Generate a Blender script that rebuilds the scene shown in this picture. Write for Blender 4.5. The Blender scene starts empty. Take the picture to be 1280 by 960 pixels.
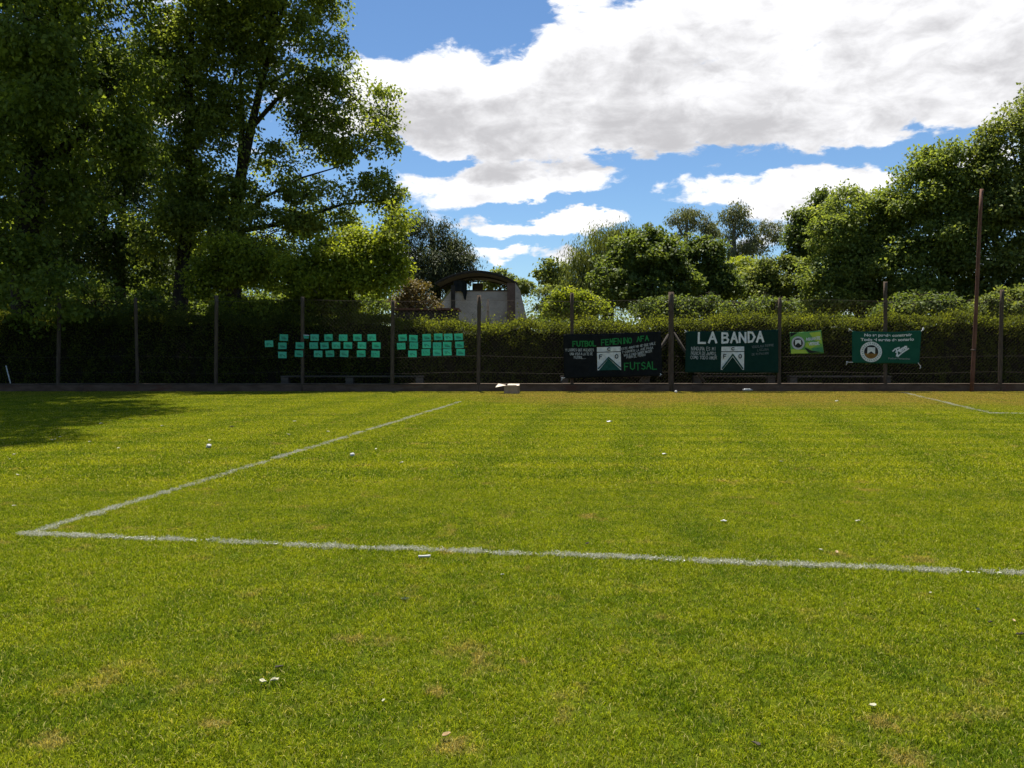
import bpy, math, random
import numpy as np
from mathutils import Vector

S = bpy.context.scene
COL = S.collection
PI = math.pi
rng = np.random.default_rng(11)
random.seed(11)

# ------------------------------------------------------------------ camera
F, CX, CY, HZ, HC = 985.0, 640.0, 480.0, 432.0, 1.6
PITCH = math.atan((CY - HZ) / F)
cam_d = bpy.data.cameras.new("camera")
cam = bpy.data.objects.new("camera", cam_d)
COL.objects.link(cam)
cam_d.sensor_width = 36.0
cam_d.lens = 36.0 * F / 1280.0
cam_d.clip_start, cam_d.clip_end = 0.05, 3000.0
cam.location = (0, 0, HC)
cam.rotation_euler = (PI / 2 - PITCH, 0, 0)
S.camera = cam
S.render.resolution_x, S.render.resolution_y = 1024, 768

# ------------------------------------------------------------------ view, sky, sun
S.view_settings.view_transform = 'Standard'
S.view_settings.look = 'None'
S.view_settings.exposure = 1.02
S.view_settings.gamma = 1.0
S.view_settings.use_curve_mapping = False
S.cycles.max_bounces = 9
S.cycles.diffuse_bounces = 5
S.cycles.glossy_bounces = 2
S.cycles.transmission_bounces = 6
S.cycles.transparent_max_bounces = 4
S.cycles.caustics_reflective = False
S.cycles.caustics_refractive = False

SUN_EL, SUN_AZ = math.radians(71), math.radians(-10)      # azimuth from straight ahead (+Y) towards +X
SKY_STRENGTH = 0.0545
sun_d = bpy.data.lights.new("sun", 'SUN')
sun_d.energy = 5.0
sun_d.angle = math.radians(0.5)
sun_d.color = (1.0, 0.95, 0.86)
sun = bpy.data.objects.new("sun", sun_d)
COL.objects.link(sun)
sdir = Vector((math.sin(SUN_AZ) * math.cos(SUN_EL), math.cos(SUN_AZ) * math.cos(SUN_EL), math.sin(SUN_EL)))
sun.rotation_euler = (-sdir).to_track_quat('-Z', 'Y').to_euler()
sun.location = sdir * 60


class NT:
    """small helper to write node trees as expressions"""
    def __init__(self, tree):
        self.t = tree

    def n(self, kind, **kw):
        nd = self.t.nodes.new(kind)
        for k, v in kw.items():
            setattr(nd, k, v)
        return nd

    def put(self, sock, v):
        if v is None:
            return
        if hasattr(v, 'is_output'):
            self.t.links.new(v, sock)
        else:
            sock.default_value = v

    def math(self, op, a, b=None, c=None, clamp=False):
        nd = self.n('ShaderNodeMath', operation=op, use_clamp=clamp)
        self.put(nd.inputs[0], a)
        self.put(nd.inputs[1], b)
        self.put(nd.inputs[2], c)
        return nd.outputs[0]

    def vmath(self, op, a, b=None):
        nd = self.n('ShaderNodeVectorMath', operation=op)
        self.put(nd.inputs[0], a)
        self.put(nd.inputs[1], b)
        return nd.outputs['Value'] if op in ('LENGTH', 'DOT_PRODUCT', 'DISTANCE') else nd.outputs[0]

    def noise(self, vec, scale, detail=4.0, rough=0.55, dist=0.0):
        nd = self.n('ShaderNodeTexNoise')
        self.put(nd.inputs['Vector'], vec)
        nd.inputs['Scale'].default_value = scale
        nd.inputs['Detail'].default_value = detail
        nd.inputs['Roughness'].default_value = rough
        nd.inputs['Distortion'].default_value = dist
        return nd.outputs['Fac']

    def ramp(self, v, a, b, c=0.0, d=1.0, smooth=True):
        nd = self.n('ShaderNodeMapRange', clamp=True, interpolation_type='SMOOTHSTEP' if smooth else 'LINEAR')
        self.put(nd.inputs['Value'], v)
        for i, x in zip(('From Min', 'From Max', 'To Min', 'To Max'), (a, b, c, d)):
            self.put(nd.inputs[i], x)
        return nd.outputs['Result']

    def mix(self, f, a, b, mode='MIX'):
        nd = self.n('ShaderNodeMix', data_type='RGBA', blend_type=mode)
        self.put(nd.inputs['Factor'], f)
        for s, v in ((nd.inputs[6], a), (nd.inputs[7], b)):
            if isinstance(v, tuple) and len(v) == 3:
                v = v + (1.0,)
            self.put(s, v)
        return nd.outputs[2]

    def colramp(self, f, stops):
        nd = self.n('ShaderNodeValToRGB')
        el = nd.color_ramp.elements
        while len(el) < len(stops):
            el.new(0.5)
        for e, (p, c) in zip(el, stops):
            e.position = p
            e.color = tuple(c) + (1.0,)
        self.put(nd.inputs[0], f)
        return nd.outputs[0]


# cloud banks: centre and half size on the sky (pixels of the photograph, turned into angles), weight
CLOUDS = [
    (1010, 60, 340, 80, .80), (700, 130, 240, 52, .60), (1210, 95, 240, 72, .60), (565, 155, 105, 36, .50), (800, 40, 110, 75, .40),
    (880, 150, 240, 36, .40), (500, 125, 45, 32, .25),
    (600, 230, 62, 16, .55), (690, 243, 50, 12, .40), (560, 262, 40, 14, .40), (650, 283, 70, 12, .55), (735, 276, 34, 9, .50), (655, 318, 80, 10, .60), (716, 210, 22, 12, .45), (705, 4, 45, 16, .40),
    (912, 232, 62, 16, .60), (1062, 224, 60, 14, .60), (985, 256, 60, 15, .60), (463, 72, 20, 26, .42), (806, 244, 18, 9, .45),
    (560, 40, 130, 42, -.5), (640, 30, 60, 30, -.35), (455, 30, 40, 35, -.4), (1000, 202, 150, 15, -.45), (850, 270, 60, 40, -.40),
    (790, 222, 34, 22, -.5), (1130, 190, 110, 14, -.40), (760, 200, 40, 9, -.4), (1130, 250, 60, 20, -.3),
    (480, 205, 50, 8, -.5), (590, 203, 80, 5, -.35), (690, 196, 40, 5, -.3), (640, 260, 60, 6, -.5), (735, 255, 40, 7, -.5), (580, 298, 60, 9, -.5), (700, 301, 50, 5, -.45), (770, 310, 40, 14, -.3), (620, 338, 60, 5, -.4),
]


def cloud_group():
    g = bpy.data.node_groups.new("cloud_density", 'ShaderNodeTree')
    g.interface.new_socket("Vector", in_out='INPUT', socket_type='NodeSocketVector')
    g.interface.new_socket("Density", in_out='OUTPUT', socket_type='NodeSocketFloat')
    t = NT(g)
    gi, go = t.n('NodeGroupInput'), t.n('NodeGroupOutput')
    d = t.vmath('NORMALIZE', gi.outputs[0])
    sp = t.n('ShaderNodeSeparateXYZ')
    t.put(sp.inputs[0], d)
    x, y, z = sp.outputs
    az = t.math('ARCTAN2', x, y)
    hl = t.math('SQRT', t.math('ADD', t.math('MULTIPLY', x, x), t.math('MULTIPLY', y, y)))
    el = t.math('ARCTAN2', z, hl)
    st = t.vmath('MULTIPLY', d, (1.0, 1.0, 2.1))
    st2 = st
    wx = t.math('MULTIPLY_ADD', t.noise(st, 11.0, 5.0, 0.6), 0.11, -0.055)
    wy = t.math('MULTIPLY_ADD', t.noise(t.vmath('ADD', st, (7.3, 1.9, 4.1)), 11.0, 5.0, 0.6), 0.07, -0.035)
    az, el = t.math('ADD', az, wx), t.math('ADD', el, wy)
    n1 = t.noise(st2, 4.2, 11.0, 0.60, 0.25)
    n2 = t.noise(st2, 17.0, 9.0, 0.60, 0.35)
    nz = t.math('ADD', t.math('MULTIPLY', n1, 1.7), t.math('MULTIPLY', n2, 1.6))
    nz = t.math('ADD', nz, -1.65 - 0.16)
    s = 0.0
    for (cx, cy, rx, ry, w) in CLOUDS:
        a0 = math.atan((cx - CX) / F)
        e0 = math.atan((HZ - cy) / F * math.cos(a0))
        ra, re = rx / F * math.cos(a0) ** 2, ry / F
        u = t.math('MULTIPLY', t.math('SUBTRACT', az, a0), 1 / ra)
        v = t.math('MULTIPLY', t.math('SUBTRACT', el, e0), 1 / re)
        r2 = t.math('ADD', t.math('MULTIPLY', u, u), t.math('MULTIPLY', v, v))
        k = t.math('POWER', 2.718, t.math('MULTIPLY', r2, -0.7))
        s = t.math('MULTIPLY_ADD', k, w, s)
    s = t.math('MAXIMUM', t.math('MINIMUM', s, 0.85), -0.5)
    t.put(go.inputs[0], t.math('ADD', s, nz))
    return g


def make_world():
    w = bpy.data.worlds.new("World")
    S.world = w
    w.use_nodes = True
    nt = w.node_tree
    nt.nodes.clear()
    t = NT(nt)
    out, bg = t.n('ShaderNodeOutputWorld'), t.n('ShaderNodeBackground')
    bg.inputs['Strength'].default_value = SKY_STRENGTH
    sky = t.n('ShaderNodeTexSky', sky_type='NISHITA')
    sky.sun_disc = False
    sky.sun_elevation = SUN_EL
    sky.sun_rotation = SUN_AZ
    sky.air_density, sky.dust_density, sky.ozone_density = 1.0, 0.1, 2.5
    tc = t.n('ShaderNodeTexCoord')
    g = cloud_group()
    a, b = t.n('ShaderNodeGroup', node_tree=g), t.n('ShaderNodeGroup', node_tree=g)
    t.put(a.inputs[0], tc.outputs['Generated'])
    t.put(b.inputs[0], t.vmath('ADD', tc.outputs['Generated'], (0.012, 0.0, 0.034)))
    da, db = a.outputs[0], b.outputs[0]
    mask = t.ramp(da, -0.04, 0.28)
    shade = t.ramp(t.math('MULTIPLY_ADD', da, 0.25, t.math('MULTIPLY', db, 0.75)), 0.22, 1.02)
    col = t.mix(shade, (10.2, 10.2, 10.4), (5.5, 5.45, 5.65))
    skyc = t.mix(1.0, sky.outputs[0], (0.80, 0.98, 1.13), 'MULTIPLY')
    full = t.mix(mask, skyc, col)
    nt.links.new(full, bg.inputs['Color'])
    nt.links.new(bg.outputs[0], out.inputs['Surface'])


make_world()


# ------------------------------------------------------------------ helpers
def P(px, py, Y):
    """the point at distance Y (metres along the ground) seen at a place of the photograph"""
    a, b = (px - CX) / F, (CY - py) / F
    dy = math.cos(PITCH) + b * math.sin(PITCH)
    dz = -math.sin(PITCH) + b * math.cos(PITCH)
    k = Y / dy
    return np.array((a * k, Y, HC + dz * k))


def G(px, py):
    """the point of the ground seen at a place of the photograph"""
    a, b = (px - CX) / F, (CY - py) / F
    dy = math.cos(PITCH) + b * math.sin(PITCH)
    dz = -math.sin(PITCH) + b * math.cos(PITCH)
    k = -HC / dz
    return np.array((a * k, dy * k, 0.0))


def tag(o, label=None, cat=None, group=None, kind=None):
    for k, v in (('label', label), ('category', cat), ('group', group), ('kind', kind)):
        if v:
            o[k] = v
    return o


def link(name, data, parent=None):
    o = bpy.data.objects.new(name, data)
    COL.objects.link(o)
    if parent is not None:
        o.parent = parent
    return o


def root(name, loc, label, cat, group=None):
    o = link(name, None)
    o.empty_display_size = 0.2
    o.location = loc
    return tag(o, label, cat, group)


def mesh_from(name, V, Fc, mats, smooth=False, fmat=None):
    """V (n,3); Fc: list of index tuples, or an (m,k) integer array"""
    me = bpy.data.meshes.new(name)
    V = np.asarray(V, dtype=np.float32)
    if isinstance(Fc, np.ndarray):
        m, k = Fc.shape
        me.vertices.add(len(V))
        me.vertices.foreach_set('co', V.ravel())
        me.loops.add(m * k)
        me.loops.foreach_set('vertex_index', Fc.astype(np.int32).ravel())
        me.polygons.add(m)
        me.polygons.foreach_set('loop_start', np.arange(0, m * k, k, dtype=np.int32))
        me.update(calc_edges=True)
    else:
        me.from_pydata(V.tolist(), [], [tuple(int(i) for i in f) for f in Fc])
    for mt in (mats if isinstance(mats, (list, tuple)) else [mats]):
        me.materials.append(mt)
    if fmat is not None:
        me.polygons.foreach_set('material_index', np.asarray(fmat, dtype=np.int32))
    if smooth:
        me.polygons.foreach_set('use_smooth', np.ones(len(me.polygons), dtype=bool))
    me.update()
    return me


class MB:
    """collects boxes and tubes into one mesh"""
    def __init__(self):
        self.V, self.Fc = [], []

    def add(self, V, Fc):
        b = len(self.V)
        self.V.extend([tuple(map(float, v)) for v in V])
        self.Fc.extend([tuple(b + i for i in f) for f in Fc])

    def box(self, c, s, rot=0.0, jitter=0.0):
        hx, hy, hz = s[0] / 2, s[1] / 2, s[2] / 2
        cr, sr = math.cos(rot), math.sin(rot)
        V = []
        for z in (-hz, hz):
            for (x, y) in ((-hx, -hy), (hx, -hy), (hx, hy), (-hx, hy)):
                j = [random.uniform(-jitter, jitter) for _ in range(3)]
                V.append((c[0] + x * cr - y * sr + j[0], c[1] + x * sr + y * cr + j[1], c[2] + z + j[2]))
        self.add(V, [(3, 2, 1, 0), (4, 5, 6, 7), (0, 1, 5, 4), (1, 2, 6, 5), (2, 3, 7, 6), (3, 0, 4, 7)])

    def tube(self, pts, radii, n=7, caps=True):
        pts = [np.asarray(p, float) for p in pts]
        V, Fc = [], []
        for i, p in enumerate(pts):
            d = pts[min(i + 1, len(pts) - 1)] - pts[max(i - 1, 0)]
            d = d / (np.linalg.norm(d) + 1e-9)
            a = np.cross(d, (0.0, 1.0, 0.03)) if abs(d[1]) < 0.9 else np.cross(d, (1.0, 0, 0))
            a /= np.linalg.norm(a) + 1e-9
            b = np.cross(d, a)
            for k in range(n):
                th = 2 * PI * k / n
                V.append(p + radii[i] * (math.cos(th) * a + math.sin(th) * b))
        for i in range(len(pts) - 1):
            for k in range(n):
                k2 = (k + 1) % n
                Fc.append((i * n + k, i * n + k2, (i + 1) * n + k2, (i + 1) * n + k))
        if caps:
            Fc.append(tuple(range(n - 1, -1, -1)))
            Fc.append(tuple((len(pts) - 1) * n + k for k in range(n)))
        self.add(V, Fc)

    def build(self, name, mat, parent=None, smooth=False):
        return link(name, mesh_from(name, self.V, self.Fc, mat, smooth), parent)


# ------------------------------------------------------------------ materials
def new_mat(name):
    m = bpy.data.materials.new(name)
    m.use_nodes = True
    m.node_tree.nodes.clear()
    t = NT(m.node_tree)
    out = t.n('ShaderNodeOutputMaterial')
    return m, t, out


def surf_mat(name, c1, c2, scale=8.0, rough=0.8, bump=0.3, spec=0.25, stretch=(1, 1, 1), c3=None, bscale=None, metal=0.0):
    """two-tone surface with grain and fine relief"""
    m, t, out = new_mat(name)
    tc = t.n('ShaderNodeTexCoord')
    v = t.vmath('MULTIPLY', tc.outputs['Object'], stretch)
    n = t.noise(v, scale, 7.0, 0.65)
    col = t.mix(t.ramp(n, 0.3, 0.7), c1, c2)
    if c3:
        n2 = t.noise(v, scale * 0.35, 5.0, 0.7)
        col = t.mix(t.ramp(n2, 0.55, 0.68), col, c3)
    p = t.n('ShaderNodeBsdfPrincipled')
    t.put(p.inputs['Base Color'], col)
    p.inputs['Roughness'].default_value = rough
    p.inputs['Specular IOR Level'].default_value = spec
    p.inputs['Metallic'].default_value = metal
    if bump:
        b = t.n('ShaderNodeBump')
        b.inputs['Strength'].default_value = bump
        b.inputs['Distance'].default_value = 0.02
        t.put(b.inputs['Height'], t.noise(v, bscale or scale * 4, 6.0, 0.7))
        t.put(p.inputs['Normal'], b.outputs[0])
    t.put(out.inputs[0], p.outputs[0])
    return m


def leaf_mat(name, stops, trans=0.5, gloss=0.14, tcol=(1.45, 1.42, 0.65)):
    m, t, out = new_mat(name)
    at = t.n('ShaderNodeAttribute', attribute_name='tint')
    col = t.colramp(at.outputs['Fac'], stops)
    p = t.n('ShaderNodeBsdfPrincipled')
    t.put(p.inputs['Base Color'], col)
    p.inputs['Roughness'].default_value = 0.55
    p.inputs['Specular IOR Level'].default_value = gloss
    tr = t.n('ShaderNodeBsdfTranslucent')
    t.put(tr.inputs['Color'], t.mix(1.0, col, tcol, 'MULTIPLY'))
    mx = t.n('ShaderNodeMixShader')
    mx.inputs[0].default_value = trans
    t.put(mx.inputs[1], p.outputs[0])
    t.put(mx.inputs[2], tr.outputs[0])
    t.put(out.inputs[0], mx.outputs[0])
    return m


def three(c, lo=0.6, hi=1.5, yel=(1.25, 1.1, 0.8)):
    c = tuple(x * 1.7 for x in c)
    a = tuple(x * lo for x in c)
    b = tuple(x * hi * y for x, y in zip(c, yel))
    return [(0.0, a), (0.5, c), (1.0, b)]


LEAF = {
    'maple': leaf_mat('maple_leaf', three((0.072, 0.098, 0.020))),
    'poplar': leaf_mat('poplar_leaf', three((0.094, 0.120, 0.026)), gloss=0.22),
    'lime': leaf_mat('lime_leaf', three((0.11, 0.135, 0.018))),
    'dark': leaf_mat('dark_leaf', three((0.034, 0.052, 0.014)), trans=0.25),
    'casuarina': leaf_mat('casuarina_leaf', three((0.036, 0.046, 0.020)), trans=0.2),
    'euca': leaf_mat('eucalyptus_leaf', three((0.080, 0.092, 0.042)), trans=0.3),
    'willow': leaf_mat('willow_leaf', three((0.075, 0.092, 0.028)), trans=0.48),
    'dome': leaf_mat('dome_tree_leaf', three((0.058, 0.080, 0.020)), trans=0.45, gloss=0.2),
    'right': leaf_mat('right_tree_leaf', three((0.092, 0.118, 0.030)), trans=0.48),
    'olive': leaf_mat('olive_leaf', three((0.084, 0.104, 0.030)), trans=0.45),
    'brown': leaf_mat('brown_leaf', three((0.070, 0.056, 0.022)), trans=0.25),
    'hedge': leaf_mat('hedge_leaf', three((0.046, 0.058, 0.011)), trans=0.62, gloss=0.08, tcol=(1.75, 1.62, 0.6)),
}
BARK = surf_mat('bark', (0.022, 0.018, 0.013), (0.055, 0.044, 0.032), 3.0, 0.95, 0.9, 0.1, (2.5, 2.5, 0.6))
PALE_BARK = surf_mat('pale_bark', (0.22, 0.19, 0.15), (0.38, 0.34, 0.28), 3.0, 0.9, 0.5, 0.15, (2.5, 2.5, 0.6))
HEDGECORE = surf_mat('hedge_core', (0.010, 0.009, 0.006), (0.022, 0.020, 0.012), 14.0, 1.0, 1.0, 0.0)
POSTM = surf_mat('weathered_post', (0.060, 0.042, 0.030), (0.115, 0.085, 0.062), 6.0, 0.95, 0.6, 0.1, (3, 3, 0.5), (0.035, 0.026, 0.02))
WALLM = surf_mat('low_wall_plaster', (0.075, 0.048, 0.034), (0.125, 0.085, 0.063), 2.2, 0.95, 0.6, 0.1, (1, 1, 2.5), (0.095, 0.045, 0.030), 20)
COPEM = surf_mat('coping_mortar', (0.06, 0.043, 0.032), (0.11, 0.085, 0.065), 3.0, 0.95, 0.5, 0.1)
RUST = surf_mat('rusty_steel', (0.085, 0.035, 0.022), (0.17, 0.075, 0.045), 5.0, 0.85, 0.4, 0.3, (2, 2, 0.6))
WIRE = surf_mat('old_wire', (0.05, 0.042, 0.035), (0.08, 0.068, 0.055), 8.0, 0.9, 0.0, 0.1)
BENCHM = surf_mat('bench_board', (0.06, 0.05, 0.042), (0.10, 0.085, 0.07), 3.0, 0.9, 0.4, 0.15, (0.4, 3, 3))
CONC = surf_mat('concrete', (0.20, 0.185, 0.165), (0.31, 0.29, 0.265), 2.5, 0.95, 0.4, 0.15, (1, 1, 1), (0.14, 0.125, 0.11))
PALEW = surf_mat('pale_render', (0.44, 0.37, 0.315), (0.60, 0.52, 0.45), 1.2, 0.95, 0.3, 0.15, (1, 1, 1.6), (0.30, 0.26, 0.23))
ROOFM = surf_mat('dark_roof_sheet', (0.045, 0.040, 0.036), (0.09, 0.075, 0.065), 1.5, 0.8, 0.3, 0.2)
DARKW = surf_mat('dark_timber', (0.030, 0.026, 0.022), (0.06, 0.052, 0.044), 3.0, 0.9, 0.3, 0.1)
BRICKP = surf_mat('brown_pier', (0.13, 0.085, 0.065), (0.21, 0.14, 0.11), 4.0, 0.95, 0.4, 0.1)
TARP = surf_mat('black_tarp', (0.010, 0.012, 0.012), (0.025, 0.028, 0.028), 3.0, 0.7, 0.4, 0.2)
CARD = surf_mat('cardboard', (0.26, 0.18, 0.11), (0.34, 0.245, 0.16), 5.0, 0.9, 0.15, 0.1)
CARDIN = surf_mat('cardboard_inside', (0.52, 0.44, 0.34), (0.62, 0.54, 0.43), 5.0, 0.9, 0.15, 0.1)
PAPERW = surf_mat('white_paper', (0.42, 0.41, 0.37), (0.62, 0.61, 0.57), 30.0, 0.8, 0.2, 0.2)
STICKM = surf_mat('white_paint', (0.62, 0.62, 0.60), (0.75, 0.75, 0.73), 9.0, 0.6, 0.1, 0.3)
DRYLEAF = surf_mat('dry_leaf', (0.30, 0.20, 0.09), (0.42, 0.31, 0.17), 30.0, 0.8, 0.3, 0.2)
PALELEAF = surf_mat('pale_leaf', (0.34, 0.32, 0.20), (0.50, 0.48, 0.34), 30.0, 0.8, 0.3, 0.2)
DARKLEAF = surf_mat('withered_leaf', (0.030, 0.026, 0.018), (0.07, 0.058, 0.04), 30.0, 0.8, 0.3, 0.2)
WEEDM = surf_mat('dark_weed', (0.020, 0.035, 0.014), (0.035, 0.055, 0.02), 30.0, 0.8, 0.3, 0.2)
SHEETM = leaf_mat('turquoise_paper', [(0, (0.085, 0.50, 0.34)), (0.5, (0.10, 0.56, 0.39)), (1, (0.14, 0.62, 0.45))], trans=0.4, gloss=0.2, tcol=(1, 1, 1))
INKM = surf_mat('dark_ink', (0.02, 0.10, 0.07), (0.03, 0.13, 0.09), 10.0, 0.7, 0.0, 0.2)
BLACKC = surf_mat('black_cloth', (0.008, 0.009, 0.009), (0.014, 0.015, 0.015), 4.0, 0.95, 0.3, 0.1)
GREENC = surf_mat('dark_green_cloth', (0.006, 0.026, 0.019), (0.009, 0.034, 0.025), 4.0, 0.95, 0.3, 0.1)
EMERALD = surf_mat('emerald_cloth', (0.006, 0.062, 0.036), (0.011, 0.080, 0.047), 3.0, 0.8, 0.2, 0.15)
WHITEP = surf_mat('white_fabric_paint', (0.50, 0.50, 0.48), (0.70, 0.70, 0.68), 9.0, 0.85, 0.2, 0.1)
GREYP = surf_mat('thin_white_paint', (0.22, 0.23, 0.22), (0.38, 0.39, 0.38), 16.0, 0.85, 0.0, 0.1)
DIMP = surf_mat('faded_grey_paint', (0.07, 0.09, 0.085), (0.14, 0.16, 0.155), 16.0, 0.85, 0.0, 0.1)
GREENP = surf_mat('bright_green_paint', (0.018, 0.14, 0.035), (0.03, 0.22, 0.06), 10.0, 0.85, 0.0, 0.1)
BLACKP = surf_mat('black_fabric_paint', (0.015, 0.017, 0.016), (0.03, 0.033, 0.032), 10.0, 0.85, 0.0, 0.1)
BADGEG = surf_mat('badge_green', (0.010, 0.055, 0.042), (0.018, 0.075, 0.058), 10.0, 0.85, 0.0, 0.1)
EARTHP = surf_mat('badge_brown', (0.15, 0.075, 0.02), (0.24, 0.13, 0.04), 12.0, 0.85, 0.0, 0.1)
POSTER = surf_mat('poster_green', (0.06, 0.24, 0.07), (0.16, 0.34, 0.05), 2.0, 0.6, 0.1, 0.3)
POSTERY = surf_mat('poster_lime', (0.30, 0.42, 0.03), (0.40, 0.50, 0.06), 4.0, 0.6, 0.1, 0.3)
POSTERD = surf_mat('poster_deep_green', (0.03, 0.16, 0.06), (0.06, 0.22, 0.09), 4.0, 0.6, 0.1, 0.3)
POSTERG = surf_mat('poster_grey', (0.34, 0.34, 0.36), (0.50, 0.50, 0.52), 6.0, 0.6, 0.1, 0.3)


# ---- turf
def turf_colour(t, pos):
    """colour of the lawn at a place: mown bands, dry patches, worn strip near the wall"""
    sp = t.n('ShaderNodeSeparateXYZ')
    t.put(sp.inputs[0], pos)
    X, Y, _ = sp.outputs
    flat = t.n('ShaderNodeCombineXYZ')
    t.put(flat.inputs[0], X)
    t.put(flat.inputs[1], Y)
    flat = flat.outputs[0]
    big = t.noise(flat, 0.45, 4.0, 0.6)
    mid = t.noise(flat, 2.2, 5.0, 0.65)
    fine = t.noise(flat, 14.0, 4.0, 0.7)
    col = t.mix(t.ramp(mid, 0.34, 0.68), TURF_G, TURF_Y)
    col = t.mix(t.ramp(big, 0.38, 0.62, 0.0, 0.65), col, TURF_Y2)
    # mown bands run along the fence line and, fainter, across it
    wob = t.math('MULTIPLY_ADD', t.noise(flat, 0.15, 2.0), 1.2, Y)
    band = t.math('SINE', t.math('MULTIPLY', wob, 2 * PI / 1.35))
    band2 = t.math('SINE', t.math('MULTIPLY', t.math('MULTIPLY_ADD', big, 1.0, t.math('MULTIPLY_ADD', Y, -0.16, X)), 2 * PI / 2.1))
    bw = t.ramp(Y, 6.5, 10.5)
    streak = t.noise(t.vmath('MULTIPLY', flat, (0.16, 1.5, 1.0)), 1.0, 5.0, 0.6)
    col = t.mix(t.math('MULTIPLY', t.ramp(streak, 0.44, 0.62), t.math('MULTIPLY', bw, 0.40)), col, TURF_Y3)
    col = t.mix(t.math('MULTIPLY', t.ramp(streak, 0.50, 0.36), t.math('MULTIPLY', bw, 0.25)), col, TURF_G)
    col = t.mix(t.math('MULTIPLY', t.ramp(band, 0.0, 1.0), t.math('MULTIPLY', bw, 0.42)), col, TURF_Y3)
    col = t.mix(t.math('MULTIPLY', t.ramp(band2, 0.1, 1.0), t.math('MULTIPLY', bw, t.ramp(big, 0.35, 0.6, 0.15, 0.62))), col, TURF_G)
    # dry tufts
    dryn = t.noise(t.vmath('ADD', flat, (13.1, 4.7, 0)), 2.2, 6.0, 0.68)
    dry = t.ramp(dryn, 0.56, 0.70)
    col = t.mix(t.math('MULTIPLY', dry, 0.75), col, TURF_DRY)
    for (sx_, sy_, sr_) in ((600, 822, .13), (655, 828, .08), (570, 932, .15), (1105, 905, .14), (1130, 950, .16), (545, 865, .10), (270, 905, .12), (440, 800, .12), (560, 690, .14), (735, 645, .16), (1150, 700, .2), (60, 930, .14)):
        sg = G(sx_, sy_)
        dd_ = t.vmath('DISTANCE', flat, (float(sg[0]), float(sg[1]), 0.0))
        k_ = t.math('SUBTRACT', t.math('ADD', 0.5, t.math('MULTIPLY', t.math('SUBTRACT', fine, 0.5), 2.2)), t.math('MULTIPLY', dd_, 0.72 / sr_))
        col = t.mix(t.ramp(k_, 0.0, 0.35, 0.0, 0.85), col, TURF_DRY)
    # worn strip before the wall on the right
    edge = t.math('MULTIPLY_ADD', t.noise(flat, 0.7, 5.0, 0.65), 7.0, Y)
    edge = t.math('ADD', edge, t.math('MULTIPLY', t.ramp(X, -4.0, 3.5), 3.6))
    worn = t.math('MULTIPLY', t.ramp(edge, 25.4, 30.6), t.ramp(X, -4.5, 1.5, 0.25, 1.0))
    col = t.mix(t.math('MULTIPLY', worn, t.ramp(mid, 0.28, 0.62, 0.42, 0.98)), col, TURF_WORN)
    col = t.mix(t.ramp(fine, 0.3, 0.75, 0.0, 0.35), col, TURF_Y)
    mot = t.noise(flat, 22.0, 3.0, 0.7)
    v = t.ramp(mot, 0.30, 0.70, 0.62, 1.38, False)
    cc = t.n('ShaderNodeCombineXYZ')
    for i_ in range(3):
        t.put(cc.inputs[i_], v)
    return t.mix(1.0, col, cc.outputs[0], 'MULTIPLY'), dry


TURF_G = (0.082, 0.146, 0.007)
TURF_Y = (0.222, 0.268, 0.010)
TURF_Y2 = (0.195, 0.252, 0.008)
TURF_Y3 = (0.295, 0.320, 0.014)
TURF_DRY = (0.33, 0.255, 0.075)
TURF_WORN = (0.275, 0.205, 0.055)


def pitch_mat():
    m, t, out = new_mat('mown_turf')
    geo = t.n('ShaderNodeNewGeometry')
    pos = geo.outputs['Position']
    col, _ = turf_colour(t, pos)
    n = t.noise(pos, 70.0, 5.0, 0.75)
    col = t.mix(t.ramp(n, 0.35, 0.7), t.mix(1.0, col, (0.28, 0.29, 0.25), 'MULTIPLY'), t.mix(1.0, col, (0.6, 0.6, 0.55), 'MULTIPLY'))
    p = t.n('ShaderNodeBsdfPrincipled')
    t.put(p.inputs['Base Color'], col)
    p.inputs['Roughness'].default_value = 0.95
    p.inputs['Specular IOR Level'].default_value = 0.08
    b = t.n('ShaderNodeBump')
    b.inputs['Strength'].default_value = 0.8
    b.inputs['Distance'].default_value = 0.03
    t.put(b.inputs['Height'], n)
    t.put(p.inputs['Normal'], b.outputs[0])
    t.put(out.inputs[0], p.outputs[0])
    return m


def blade_mat(name, white=False):
    m, t, out = new_mat(name)
    geo = t.n('ShaderNodeNewGeometry')
    at = t.n('ShaderNodeAttribute', attribute_name='tint')
    if white:
        col = t.mix(at.outputs['Fac'], (0.24, 0.25, 0.15), (0.64, 0.63, 0.54))
        tcol = col
    else:
        col, dry = turf_colour(t, geo.outputs['Position'])
        col = t.mix(t.ramp(at.outputs['Fac'], 0.0, 1.0), t.mix(1.0, col, (0.30, 0.42, 0.4), 'MULTIPLY'), t.mix(1.0, col, (1.85, 1.60, 1.9), 'MULTIPLY'))
        straw = t.ramp(at.outputs['Fac'], 0.90, 0.93)
        col = t.mix(straw, col, (0.46, 0.42, 0.13))
        tcol = t.mix(1.0, col, (1.25, 1.2, 0.5), 'MULTIPLY')
    p = t.n('ShaderNodeBsdfPrincipled')
    t.put(p.inputs['Base Color'], col)
    p.inputs['Roughness'].default_value = 0.7
    p.inputs['Specular IOR Level'].default_value = 0.02
    tr = t.n('ShaderNodeBsdfTranslucent')
    t.put(tr.inputs['Color'], tcol)
    mx = t.n('ShaderNodeMixShader')
    mx.inputs[0].default_value = 0.30 if white else 0.40
    t.put(mx.inputs[1], p.outputs[0])
    t.put(mx.inputs[2], tr.outputs[0])
    t.put(out.inputs[0], mx.outputs[0])
    return m


# ------------------------------------------------------------------ ground
FY = 27.40            # the fence line


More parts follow.
